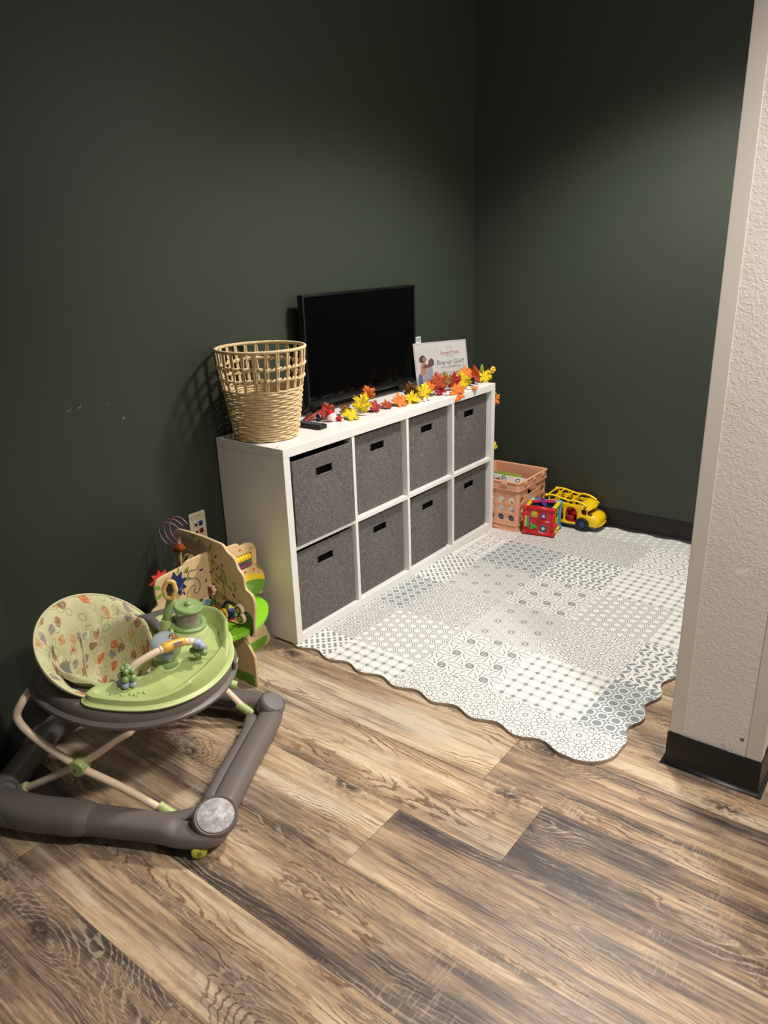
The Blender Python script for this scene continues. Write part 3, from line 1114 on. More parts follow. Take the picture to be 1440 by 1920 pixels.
    shp('print_head', [(0.070, 0.108), (0.092, 0.110), (0.100, 0.126), (0.094, 0.142), (0.080, 0.142), (0.070, 0.128)], sk2, L + .0009)
    shp('print_hair', [(0.026, 0.132), (0.036, 0.128), (0.056, 0.132), (0.060, 0.146), (0.050, 0.160), (0.036, 0.160), (0.025, 0.148)], hair, L + .0006)
    shp('print_face', [(0.044, 0.134), (0.054, 0.136), (0.056, 0.147), (0.050, 0.154), (0.042, 0.148)], sk1, L + .0009)
    rnd = random.Random(5)
    cm = paint('print_mauve', srgb(140, 124, 150), 0.4)
    for _ in range(70):
        x, y = rnd.uniform(0.006, 0.125), rnd.uniform(0.10, 0.208)
        if 0.02 < x < 0.105 and y < 0.165: continue
        s = rnd.uniform(0.0011, 0.0019)
        q = [(x + s * math.cos(b + x * 99), y + s * math.sin(b + x * 99), 0.0009) for b in (0, 1.6, 3.1, 4.7)]
        MB().poly([M @ Vector(p) for p in q]).build('print_confetti', cm, t, None)
build_sign()
def build_back_card():
    t = thing('leaflet', 'pale leaflet mostly hidden behind the printed sign and television edge', 'leaflet', (1.19, 0.300, ZT + 0.0005))
    M = frame((0, 0, 0), (1, -0.05, 0), (0, 0.12, 1))
    plate('sheet', [rrect(0.05, 0.1145, 0.11, 0.229, 0.001, 2)], 0.001, paint('pale_paper', srgb(206, 210, 206), 0.5), t, M)
    plate('print_band', [rrect(0.05, 0.216, 0.10, 0.018, 0.001, 2)], 0.0004, paint('grey_green_print', srgb(150, 160, 156), 0.5), t, M @ Matrix.Translation((0, 0, 0.0008)))
build_back_card()

# ---- autumn leaf garland
def m_leaf(name, c1, c2, vein):
    n = NT('leaf_' + name, 0.55, 0.3)
    c = n.coord('UV')
    x, y, z = n.xyz(c)
    f = n.noise(c, 3.0, 3.0)
    base = n.mix(f.step(0.35, 0.7), c1, c2)
    r = (x * x + y * y).sqrt(); a = x.atan2(y)
    v = None
    for an in (0.0, 0.72, -0.72, 1.45, -1.45):
        d = ((a - an).sin() * r).abs()
        q = (1.0 - d.step(0.008, 0.026)) * (a - an).cos().gt(0.2)
        v = q if v is None else v.mx(q)
    sec = ((y * 30.0 - x.abs() * 26.0).sin()).step(0.9, 1.0) * 0.35
    base = n.mix(v * 0.75, base, vein)
    base = n.mix(sec, base, vein)
    n.color(base)
    n.b.inputs['Subsurface Weight'].default_value = 0.0
    return n.m
LEAFM = {
    'yellow': m_leaf('yellow', srgb(222, 196, 28), srgb(206, 172, 20), srgb(120, 84, 20)),
    'gold': m_leaf('gold', srgb(240, 208, 40), srgb(226, 186, 30), srgb(150, 104, 26)),
    'orange': m_leaf('orange', srgb(222, 122, 44), srgb(212, 100, 32), srgb(140, 58, 20)),
    'rust': m_leaf('rust', srgb(178, 72, 28), srgb(150, 48, 24), srgb(96, 34, 20)),
    'red': m_leaf('red', srgb(156, 28, 32), srgb(132, 20, 26), srgb(90, 16, 18)),
    'maroon': m_leaf('maroon', srgb(92, 22, 24), srgb(124, 36, 32), srgb(210, 120, 80)),
    'brown': m_leaf('brown', srgb(112, 74, 30), srgb(88, 58, 26), srgb(52, 34, 18)),
    'olive': m_leaf('olive', srgb(150, 124, 60), srgb(122, 108, 56), srgb(80, 66, 34)),
    'green': m_leaf('green', srgb(150, 158, 50), srgb(120, 132, 44), srgb(80, 84, 30)),
}
def maple_half():
    return [(0.0, 0.0), (0.10, -0.02), (0.30, -0.10), (0.26, 0.0), (0.50, 0.04), (0.42, 0.12), (0.56, 0.20), (0.36, 0.26), (0.40, 0.36), (0.66, 0.46), (0.52, 0.50), (0.60, 0.66), (0.44, 0.60), (0.34, 0.68), (0.24, 0.58), (0.22, 0.74), (0.30, 0.82), (0.16, 0.84), (0.10, 0.94), (0.0, 1.06)]
def slim_half():
    return [(0.0, 0.0), (0.10, 0.10), (0.17, 0.28), (0.20, 0.46), (0.17, 0.66), (0.10, 0.86), (0.0, 1.05)]
def leaf_mesh(half, size, curl, fold, seed):
    rnd = random.Random(seed)
    bm = bmesh.new()
    uvl = bm.loops.layers.uv.new('UVMap')
    right = half
    outline = right + [(-x, y) for x, y in reversed(right[1:-1])]
    c = bm.verts.new((0, 0.42, 0))
    mid = []
    vs = [bm.verts.new((x * (1 + rnd.uniform(-.05, .05)), y, 0)) for x, y in outline]
    for i in range(len(vs)):
        bm.faces.new((c, vs[i], vs[(i + 1) % len(vs)]))
    bmesh.ops.subdivide_edges(bm, edges=bm.edges[:], cuts=1, use_grid_fill=True)
    for f in bm.faces:
        for l in f.loops:
            l[uvl].uv = (l.vert.co.x, l.vert.co.y)
    ph = rnd.uniform(0, 6)
    for v in bm.verts:
        x, y = v.co.x, v.co.y
        v.co.z = abs(x) * fold + curl * (y - 0.3) ** 2 + 0.05 * math.sin(5 * x + 4 * y + ph) + curl * 0.6 * x * x
    for v in bm.verts: v.co *= size
    me = bpy.data.meshes.new('leaf')
    bm.to_mesh(me); bm.free()
    return me
def build_garland():
    t = thing('leaf_garland', 'artificial autumn maple leaf garland in yellow, orange and red along the cabinet top', 'garland', (0.9, 0.1, ZT))
    o0 = Vector((0.9, 0.1, ZT))
    stem = paint('brown_stem', srgb(84, 58, 40), 0.6, 0.3)
    vine = [(0.30, 0.235, .006), (0.38, 0.215, .004), (0.46, 0.150, .006), (0.54, 0.165, .005), (0.60, 0.125, .006), (0.68, 0.128, .005), (0.76, 0.125, .006), (0.84, 0.10, .006), (0.92, 0.105, .006), (1.0, 0.075, .006), (1.08, 0.085, .012), (1.16, 0.06, .010), (1.24, 0.085, .008), (1.32, 0.07, .010), (1.40, 0.09, .006), (1.455, 0.060, .006), (1.483, 0.045, -.004), (1.487, 0.035, -.06), (1.486, 0.028, -.18), (1.486, 0.024, -.33)]
    MB().tube([Vector((x, y, ZT + z)) - o0 for x, y, z in smooth_open(vine, 5)], 0.0022, 6).build('vine', stem, t)
    cd = Vector((-0.62, -0.76, 0.18)).normalized()
    UP = Vector((0, 0, 1))
    def leaf(colr, c, size, mode, roll=0.0, half='maple', curl=0.15, fold=0.12, seed=0, face=None):
        """c = centre of the leaf; mode: 'up' faces the room, 'flat' lies, or a normal vector"""
        if mode == 'up': nrm = cd.copy()
        elif mode == 'flat': nrm = Vector((-0.12, -0.16, 1)).normalized()
        else: nrm = Vector(mode).normalized()
        ref = UP if abs(nrm.z) < 0.8 else Vector((0.6, 0.8, 0))
        x = ref.cross(nrm).normalized(); y = nrm.cross(x)
        ca, sa = math.cos(math.radians(roll)), math.sin(math.radians(roll))
        X2 = x * ca + y * sa; Y2 = -x * sa + y * ca
        M = frame(Vector(c) - o0 - Y2 * size * 0.45, X2, Y2)
        size = size * 0.94
        me = leaf_mesh(maple_half() if half == 'maple' else slim_half(), size, curl, fold, seed)
        me.transform(M); me.name = 'leaf'
        o = new_obj('leaf', me, LEAFM[colr], t)
        for p in me.polygons: p.use_smooth = True
        so = o.modifiers.new('thickness', 'SOLIDIFY'); so.thickness = 0.0006
        # short stalk back to the vine
        b = M @ Vector((0, 0, 0))
        return o
    Z = ZT
    leaf('maroon', (0.345, 0.196, Z + .020), 0.085, (-.35, -.5, .8), -62, 'slim', seed=1)
    leaf('rust', (0.475, 0.215, Z + .034), 0.056, 'up', 20, seed=2)
    leaf('red', (0.44, 0.205, Z + .022), 0.050, (-.3, -.7, .6), 70, seed=22)
    leaf('brown', (0.540, 0.175, Z + .022), 0.060, (-.3, -.6, .7), 35, seed=3)
    leaf('yellow', (0.490, 0.112, Z + .014), 0.076, (-.15, -.35, .9), 95, seed=4)
    leaf('yellow', (0.566, 0.105, Z + .056), 0.076, 'up', -28, seed=5)
    leaf('orange', (0.612, 0.110, Z + .088), 0.058, (-.75, -.5, .1), 22, seed=6)
    leaf('brown', (0.640, 0.150, Z + .040), 0.050, (-.5, -.7, .4), -30, seed=66)
    leaf('red', (0.655, 0.105, Z + .020), 0.056, (-.3, -.5, .75), -95, seed=7)
    leaf('rust', (0.725, 0.105, Z + .016), 0.048, (-.2, -.5, .8), 85, seed=8)
    leaf('orange', (0.795, 0.090, Z + .020), 0.070, (-.3, -.65, .65), 78, seed=9)
    leaf('yellow', (0.868, 0.080, Z + .020), 0.062, (-.4, -.8, .35), 65, seed=10)
    leaf('gold', (0.885, 0.060, Z + .012), 0.048, 'flat', -80, seed=33)
    leaf('brown', (0.900, 0.105, Z + .058), 0.062, (-.9, -.3, .1), 8, seed=11)
    leaf('brown', (0.912, 0.112, Z + .030), 0.056, (-.3, -.8, .3), 40, seed=34)
    leaf('yellow', (0.955, 0.070, Z + .042), 0.074, 'up', -18, seed=12)
    leaf('orange', (1.025, 0.085, Z + .042), 0.056, (-.5, -.8, .3), -80, seed=13)
    leaf('rust', (1.075, 0.075, Z + .066), 0.078, (-.75, -.6, .15), 12, seed=14)
    leaf('red', (1.075, 0.066, Z + .022), 0.058, (-.45, -.8, .3), 170, seed=15)
    leaf('olive', (1.165, 0.095, Z + .060), 0.064, (-.75, -.6, 0), 5, seed=16)
    leaf('red', (1.205, 0.080, Z + .048), 0.072, 'up', 62, seed=17)
    leaf('orange', (1.122, 0.004, Z + .000), 0.072, (-.5, -.78, .40), 160, seed=18)
    leaf('orange', (1.150, 0.010, Z + .022), 0.056, (-.35, -.5, .8), -105, seed=35)
    leaf('yellow', (1.250, 0.062, Z + .044), 0.084, (-.55, -.82, .05), 8, seed=19)
    leaf('gold', (1.296, 0.062, Z + .044), 0.060, (-.5, -.8, .3), -55, seed=36)
    leaf('orange', (1.296, 0.068, Z + .070), 0.068, (-.35, -.6, .7), 70, seed=20)
    leaf('red', (1.330, 0.060, Z + .058), 0.046, (-.4, -.7, .5), -60, seed=37)
    leaf('rust', (1.388, 0.062, Z + .048), 0.094, (-.8, -.5, .2), 14, 'slim', seed=21)
    leaf('yellow', (1.462, 0.060, Z + .030), 0.072, (-.5, -.82, .25), 40, seed=23)
    leaf('yellow', (1.480, 0.056, Z + .014), 0.070, (-.2, -.75, .6), -88, 'slim', seed=24)
    leaf('orange', (1.270, 0.002, Z + .006), 0.036, 'flat', 60, seed=25)
    leaf('green', (1.482, 0.020, Z - .052), 0.044, (-.5, -.8, .2), -120, seed=26)
    leaf('orange', (1.490, 0.014, Z - .082), 0.060, (-.6, -.75, .1), -55, seed=27)
    leaf('yellow', (1.484, 0.012, Z - .325), 0.046, (-.6, -.75, .1), -110, seed=28)
    leaf('green', (1.452, 0.068, Z + .066), 0.050, (-.7, -.7, 0), -4, 'slim', seed=29)
    # berries and a small dark cone
    bm_ = paint('golden_berry', srgb(226, 186, 66), 0.35, 0.5, 0.1)
    rnd = random.Random(9)
    for (x, y, z) in ((1.500, 0.050, .040), (1.512, 0.050, .046), (1.524, 0.048, .052), (1.508, 0.046, .056), (1.520, 0.046, .064), (1.532, 0.046, .060), (1.536, 0.044, .050), (1.486, 0.050, .048), (1.528, 0.050, .040)):
        MB().sphere(Vector((x, y, Z + z)) - o0, 0.0075, 14, 9).build('berry', bm_, t, 180)
    MB().tube([Vector(q) - o0 for q in ((1.455, 0.06, Z + .006), (1.49, 0.05, Z + .035), (1.53, 0.046, Z + .052))], 0.0015, 6).build('berry_stalk', stem, t)
    cone = paint('dark_cone', srgb(46, 36, 36), 0.6)
    mb = MB()
    for k in range(22):
        a = k * 2.4; zz = k / 21
        r = 0.013 * math.sin(PI * (0.15 + 0.8 * zz))
        mb.sphere(Vector((1.344 + r * math.cos(a), 0.058 + r * math.sin(a), Z + .012 + zz * 0.034)) - o0, 0.0055, 8, 6, (1, 1, .7))
    mb.build('cone', cone, t, 180)
    wb = paint('white_berry', srgb(238, 236, 232), 0.4, 0.4, 0.02)
    for (x, y, z) in ((0.925, 0.045, .0095), (0.950, 0.038, .0095), (1.085, 0.030, .0095), (1.248, 0.020, .010), (1.330, 0.070, .072)):
        MB().sphere(Vector((x, y, Z + z)) - o0, 0.009, 14, 9, (1, 1, .9)).build('berry', wb, t, 180)
build_garland()

# ================================================================ WALL PLATE
def build_wall_plate():
    t = thing('wall_plate', 'cream data outlet plate with blue and red jacks on the dark green wall', 'wall outlet', (-0.1265, WALL_Y, 0.4575))
    cream = paint('cream_plate', srgb(222, 214, 188), 0.35, 0.45, 0.02)
    ink = paint('plate_ink', srgb(70, 68, 60), 0.5)
    F = Matrix(((1, 0, 0, 0), (0, 0, -1, -0.003), (0, 1, 0, 0), (0, 0, 0, 1)))
    plate('plate', [rrect(0, 0, 0.073, 0.117, 0.004)], 0.006, cream, t, F, 0.0015)
    for z in (0.040, -0.040):
        plate('label_window', [rrect(0, z, 0.052, 0.014, 0.001, 2), rrect(0, z, 0.0505, 0.0125, 0.001, 2)], 0.0008, ink, t, F @ Matrix.Translation((0, 0, 0.0032)))
    text('label_text', 'DATA  VOICE', 0.0045, ink, t, F @ Matrix.Translation((0, 0.0425, 0.0032)))
    blue = paint('blue_jack', srgb(30, 86, 170), 0.35); red = paint('red_jack', srgb(164, 46, 52), 0.35); wj = paint('pale_jack', srgb(214, 204, 170), 0.4)
    hole = paint('jack_hole', srgb(28, 24, 22), 0.7, 0.2)
    for (x, z, m) in ((-0.011, 0.013, wj), (0.012, 0.013, blue), (-0.011, -0.016, wj), (0.012, -0.016, red)):
        j = plate('jack', [rrect(x, z, 0.018, 0.018, 0.0012, 2)], 0.006, m, t, F @ Matrix.Translation((0, 0, 0.0022)), 0.0006)
        plate('socket', [rrect(x, z - 0.001, 0.0112, 0.009, 0.0008, 2)], 0.0006, hole, j, F @ Matrix.Translation((0, 0, 0.0054)))
build_wall_plate()

# ================================================================ MILK CRATE
def build_crate():
    x0, x1, y0, y1, h = 1.4790, 1.7975, -0.1410, 0.177, 0.262
    w, d = x1 - x0, y1 - y0
    t = thing('milk_crate', 'peach plastic milk crate with round holes between the cabinet and back wall', 'crate', ((x0 + x1) / 2, (y0 + y1) / 2, 0.0115))
    m = paint('peach_plastic', srgb(226, 166, 134), 0.45, 0.4, 0.04, 12)
    def holes(ww, handle):
        hs = []
        n = 5
        for i in range(n):
            cx = (i - (n - 1) / 2) * (ww - 0.085) / (n - 1)
            for k, cz in enumerate((0.068, 0.116, 0.164)):
                if handle and k == 2 and abs(cx) < 0.075: continue
                hs.append(circle(cx, cz - h / 2, 0.0165, 22))
        if handle:
            hs.append(rrect(0, 0.192 - h / 2, 0.115, 0.034, 0.014))
        return hs
    zc = h / 2
    sides = [
        (Matrix(((0, 0, -1, -w / 2 + 0.006), (-1, 0, 0, 0), (0, 1, 0, zc), (0, 0, 0, 1))), d, False),
        (Matrix(((0, 0, 1, w / 2 - 0.006), (1, 0, 0, 0), (0, 1, 0, zc), (0, 0, 0, 1))), d, False),
        (Matrix(((1, 0, 0, 0), (0, 0, -1, -d / 2 + 0.006), (0, 1, 0, zc), (0, 0, 0, 1))), w, True),
        (Matrix(((-1, 0, 0, 0), (0, 0, 1, d / 2 - 0.006), (0, 1, 0, zc), (0, 0, 0, 1))), w, True)]
    for (M, ww, hd) in sides:
        o = plate('side_panel', [rrect(0, 0, ww - 0.030, h, 0.001, 2)] + holes(ww, hd), 0.006, m, t, M, 0.0012)
    # rounded corner posts
    for (sx, sy, a0) in ((1, 1, 0), (-1, 1, 90), (-1, -1, 180), (1, -1, 270)):
        cx, cy = sx * (w / 2 - 0.0165), sy * (d / 2 - 0.0165)
        rows = []
        for r in (0.0135, 0.0085):
            rows.append([(cx + r * math.cos(math.radians(a0 + 90 * k / 6)), cy + r * math.sin(math.radians(a0 + 90 * k / 6))) for k in range(7)])
        mb = MB()
        mb.grid([[(x, y, 0) for x, y in rows[0]], [(x, y, h) for x, y in rows[0]], [(x, y, h) for x, y in rows[1]], [(x, y, 0) for x, y in rows[1]]])
        mb.build('corner_post', m, t)
    # collars: rim and base rings
    def ring(z0, z1, out, name):
        o_ = rrect(0, 0, w + out * 2, d + out * 2, 0.022)
        i_ = rrect(0, 0, w - 0.014, d - 0.014, 0.012)
        return plate(name, [o_, i_], z1 - z0, m, t, Matrix.Translation((0, 0, (z0 + z1) / 2)), 0.0012)
    ring(h - 0.004, h + 0.002, 0.006, 'rim')
    ring(h - 0.044, h - 0.039, 0.005, 'collar')
    ring(h - 0.038, h - 0.004, 0.002, 'collar')
    ring(0.0, 0.005, 0.000, 'base_ring')
    ring(0.030, 0.034, 0.001, 'base_ring')
    MB().box((0, 0, 0.004), (w - 0.02, d - 0.02, 0.004), 0.0005, seg=1).build('floor_panel', m, t, None)
    # ribs and catches on the collar
    for (ax, ww) in ((0, d), (1, w)):
        for k in (-1, 0, 1):
            if ax == 0: c = (-w / 2 - 0.004, k * d * 0.24, h - 0.012); s = (0.012, 0.034, 0.016)
            else: c = (k * w * 0.30, -d / 2 - 0.004, h - 0.012); s = (0.026, 0.012, 0.016)
            MB().box(c, s, 0.003).build('catch', m, t)
    for (ax, k) in ((0, -0.1), (1, 0.1)):
        c = (-w / 2 - 0.0005, k * d, 0.011) if ax == 0 else (k * w, -d / 2 - 0.0005, 0.011)
        MB().box(c, (0.006, 0.038, 0.013) if ax == 0 else (0.038, 0.006, 0.013), 0.002).build('catch', m, t)
build_crate()

# books standing in the crate
INK = paint('book_ink', srgb(38, 34, 36), 0.5)
def build_books():
    wp = paint('white_cover', srgb(226, 222, 212), 0.4, 0.4, 0.02); pg = paint('page_edges', srgb(228, 222, 206), 0.7)
    brown = paint('brown_print', srgb(132, 82, 64), 0.5)
    gp = 'books in the peach crate'
    # M: book local x along -y of the room, local y up, local z towards -x (towards the cabinet end)
    def book(label, x, y, w, h, th, lean, cover, z=0.0185):
        t = thing('board_book', label, 'book', (x, y, z), 0, gp)
        M = Matrix(((math.sin(lean) * 0, math.sin(lean), -math.cos(lean), 0), (-1, 0, 0, 0), (0, math.cos(lean), math.sin(lean), 0), (0, 0, 0, 1)))
        M = M @ Matrix.Translation((0, h / 2, 0))
        plate('front_cover', [rrect(0, 0, w, h, 0.004)], 0.0022, cover, t, M @ Matrix.Translation((0, 0, th / 2 - 0.0011)), 0.0006)
        plate('back_cover', [rrect(0, 0, w, h, 0.004)], 0.0022, cover, t, M @ Matrix.Translation((0, 0, -th / 2 + 0.0011)), 0.0006)
        plate('pages', [rrect(0, 0, w - 0.006, h - 0.006, 0.002)], th - 0.0046, pg, t, M)
        return t, M, th
    t, M, th = book('white board book with dark print leaning in front of the green book in the crate', 1.526, 0.0, 0.235, 0.258, 0.012, math.radians(15), wp)
    T = M @ Matrix.Translation((0, 0, th / 2 + 0.0004))
    R_ = Matrix.Rotation(math.radians(-62), 4, 'Z')
    text('cover_title', 'IDO', 0.038, INK, t, T @ Matrix.Translation((0.004, 0.096, 0)) @ R_)
    text('cover_title', 'DO', 0.034, INK, t, T @ Matrix.Translation((0.085, 0.098, 0)) @ R_)
    for (x, y, s, r) in ((-0.070, 0.104, 0.026, 0.5), (-0.036, 0.100, 0.026, 0.4), (0.050, 0.080, 0.018, 1.0), (0.088, 0.062, 0.016, 0.2)):
        plate('cover_print', [rrect(0, 0, s, s * 0.8, 0.002, 2)], 0.0004, brown if s > 0.025 else INK, t, T @ Matrix.Translation((x, y, 0)) @ Matrix.Rotation(r, 4, 'Z'))
    for (sx, sy, st, rr) in ((-0.075, 0.040, 'D', -0.4), (-0.020, 0.042, 'O', -0.5), (0.050, 0.038, 'D', -0.4), (0.098, 0.036, 'O', -0.5), (-0.045, -0.008, 'A', 0.6), (0.020, -0.010, 'D', -0.8), (0.068, -0.012, 'A', 0.5), (0.100, -0.010, 'I', 0.9)):
        text('cover_title', st, 0.036, INK, t, T @ Matrix.Translation((sx, sy, 0)) @ Matrix.Rotation(rr, 4, 'Z'))
    book('lime green book standing behind the white book inside the peach crate', 1.560, 0.018, 0.19, 0.262, 0.010, math.radians(15), paint('lime_cover', srgb(150, 170, 60), 0.4))
    book('low blue book seen through the lowest holes of the peach crate', 1.4945, -0.005, 0.255, 0.062, 0.005, math.radians(0), paint('steel_blue_cover', srgb(84, 132, 186), 0.4))
build_books()

# ================================================================ ACTIVITY CUBE
def build_cube():
    A = Vector((1.4915, -0.174, 0)); B = Vector((1.518, -0.315, 0))
    fx = (B - A).normalized(); s = (B - A).length
    inn = Vector((-fx.y, fx.x, 0))            # away from the viewer
    if inn.x < 0: inn = -inn
    hh = 0.150; dep = 0.128
    t = thing('activity_cube', 'red, blue and yellow baby activity cube in front of the peach crate', 'toy', (A.x, A.y, 0.0115))
    M = frame((0, 0, 0), fx, (0, 0, 1))       # z of this frame points towards the viewer or away
    if M.col[2].to_3d().dot(inn) > 0: sg = 1
    else: sg = -1
    red = paint('toy_red', srgb(206, 30, 40), 0.28, 0.5, 0.03); blue = paint('toy_sky_blue', srgb(74, 150, 206), 0.3); yel = paint('toy_yellow', srgb(244, 210, 20), 0.3)
    teal = paint('toy_dark_teal', srgb(30, 84, 104), 0.35); green = paint('toy_lime', srgb(150, 206, 40), 0.35); pur = paint('toy_purple', srgb(84, 50, 130), 0.3)
    sil = paint('toy_silver', srgb(206, 208, 216), 0.2, 0.6); ygr = paint('toy_olive_yellow', srgb(186, 178, 40), 0.35); dteal = paint('toy_petrol', srgb(18, 96, 116), 0.3)
    grn = paint('toy_mid_green', srgb(76, 160, 66), 0.3); mag = paint('toy_magenta', srgb(196, 26, 76), 0.3)
    def P(a, z, b=0.0): return fx * a + inn * b + Vector((0, 0, z))
    T = lambda a, z, b: Matrix.Translation(P(a, z, b)) @ frame((0, 0, 0), fx, (0, 0, 1))
    off = -sg
    r = 0.0125
    # red front face
    plate('front_panel', [rrect(s / 2, hh / 2, s, hh, 0.014)], 0.014, red, t, frame((0, 0, 0), fx, (0, 0, 1)) @ Matrix.Translation((0, 0, 0)), 0.004)
    for (p, q) in (((0, r), (s, r)), ((0, hh - r * 0.6), (s, hh - r * 0.6)), ((0, r), (0, hh - r)), ((s, r), (s, hh - r))):
        MB().tube([P(p[0], p[1], -0.002), P((p[0] + q[0]) / 2, (p[1] + q[1]) / 2 + (0.004 if p[1] == q[1] and p[1] > .1 else 0), -0.003), P(q[0], q[1], -0.002)], 0.0105, 14).build('front_rail', red, t, 180)
    for a in (0, s):
        for z in (r + 0.001, hh - r * 0.6):
            MB().sphere(P(a, z, -0.003), 0.0145, 16, 10).build('corner_knob', red, t, 180)
    # yellow struts to the blue back frame
    for a in (0.004, s - 0.004):
        for z in (r, hh - r * 0.5):
            MB().cyl(P(a, z, 0.006), P(a, z, dep), 0.0105, seg=14).build('strut', yel, t)
    zt = hh - r * 0.5
    mb = MB().tube([P(0, r, dep), P(0, zt, dep), P(s, zt, dep), P(s, r, dep)], 0.0115, 14, closed=True)
    mb.build('back_frame', blue, t, 180)
    for a in (0, s):
        for z in (r, zt): MB().sphere(P(a, z, dep), 0.014, 14, 9).build('corner_knob', blue, t, 180)
    plate('back_panel', [rrect(s / 2, hh / 2, s, hh - 0.02, 0.006)], 0.006, teal, t, T(0, 0, dep), 0.001)
    # side panel, lime, with small bits
    side = frame(P(s - 0.004, hh / 2, dep / 2), inn, (0, 0, 1))
    plate('side_panel', [rrect(0, 0, dep - 0.03, hh - 0.035, 0.01), circle(0.02, 0.01, 0.018, 20)], 0.005, green, t, side, 0.001)
    plate('side_panel', [rrect(0, 0, dep - 0.03, hh - 0.035, 0.01)], 0.005, teal, t, frame(P(0.004, hh / 2, dep / 2), inn, (0, 0, 1)), 0.001)
    MB().sphere(P(s - 0.002, 0.045, 0.05), 0.014, 12, 8).build('bead', red, t, 180)
    plate('tray_panel', [rrect(s / 2, dep / 2, s - 0.02, dep - 0.02, 0.006)], 0.004, teal, t, frame(P(0, hh * 0.60, 0), fx, inn), 0.001)
    # crossed propeller on the top opening
    for (an, m) in ((0.35, mag), (2.0, pur)):
        pp = [(v.x, v.y) for v in smooth_closed([(-0.055, -0.010, 0), (-0.03, -0.013, 0), (0, -0.007, 0), (0.03, -0.013, 0), (0.055, -0.010, 0), (0.058, 0.006, 0), (0.03, 0.012, 0), (0, 0.007, 0), (-0.03, 0.012, 0), (-0.058, 0.006, 0)], 3)]
        plate('spinner_blade', [pp], 0.006, m, t, frame(P(s * 0.52, hh + 0.010 + (0.004 if m is mag else 0), dep * 0.45), fx, inn) @ Matrix.Rotation(an * sg if sg > 0 else an, 4, 'Z') @ Matrix.Rotation(0.12, 4, 'X'), 0.0015)
    MB().cyl(P(s * 0.52, hh * 0.6, dep * 0.45), P(s * 0.52, hh + 0.018, dep * 0.45), 0.006, seg=14).build('spinner_post', pur, t)
    # four shaped buttons, seen left to right
    F = frame((0, 0, 0), fx, (0, 0, 1)) @ Matrix.Translation((0, 0, sg * -0.008))
    def btn(nm, out, m, a, z):
        ring = [(x * 1.18, y * 1.18) for x, y in out]
        o = plate(nm, [[(a + x, z + y) for x, y in ring]], 0.005, m, t, F, 0.0012)
        plate('button_face', [[(a + x * 0.55, z + y * 0.55) for x, y in out]], 0.008, sil if m is not ygr and m is not grn else m, o, F, 0.001)
    star = [((0.0165 if k % 2 == 0 else 0.0115) * math.cos(PI / 2 + k * PI / 5 + 0.25), (0.0165 if k % 2 == 0 else 0.0115) * math.sin(PI / 2 + k * PI / 5 + 0.25)) for k in range(10)]
    tri = [(v.x, v.y) for v in smooth_closed([(-0.013, -0.015, 0), (0.0, -0.009, 0), (0.015, -0.003, 0), (0.012, 0.004, 0), (-0.002, 0.011, 0), (-0.013, 0.017, 0), (-0.015, 0.0, 0)], 3)]
    btn('button', rrect(0, 0, 0.027, 0.026, 0.006), ygr, 0.049, 0.112)
    btn('button', star, pur, 0.096, 0.108)
    btn('button', tri, grn, 0.047, 0.046)
    btn('button', circle(0, 0, 0.0155, 24), dteal, 0.097, 0.042)
    for k in range(5):
        a = k * 2 * PI / 5
        MB().sphere(F @ Vector((0.073 + 0.010 * math.cos(a), 0.077 + 0.010 * math.sin(a), 0)), 0.0042, 10, 7).build('speaker_dot', paint('toy_deep_red', srgb(150, 16, 28), 0.4), t, 180)
    plate('badge', [circle(0.117, 0.080, 0.0115, 20, 0.004)], 0.003, paint('badge_pink', srgb(222, 150, 156), 0.4), t, F)
    MB().sphere(F @ Vector((0.076, 0.022, 0)), 0.0065, 12, 8).build('switch', paint('toy_grey', srgb(150, 150, 170), 0.3), t, 180)
    # striped roller on the left edge
    for k, m in enumerate((yel, green, blue)):
        z0 = 0.05
        aa = 0.006 + k * 0.0062
        MB().tube([P(aa, 0.046, -0.006), P(aa, 0.100, -0.006)], (0.0042, 0.011), 12).build('roller_stripe', m, t)
build_cube()

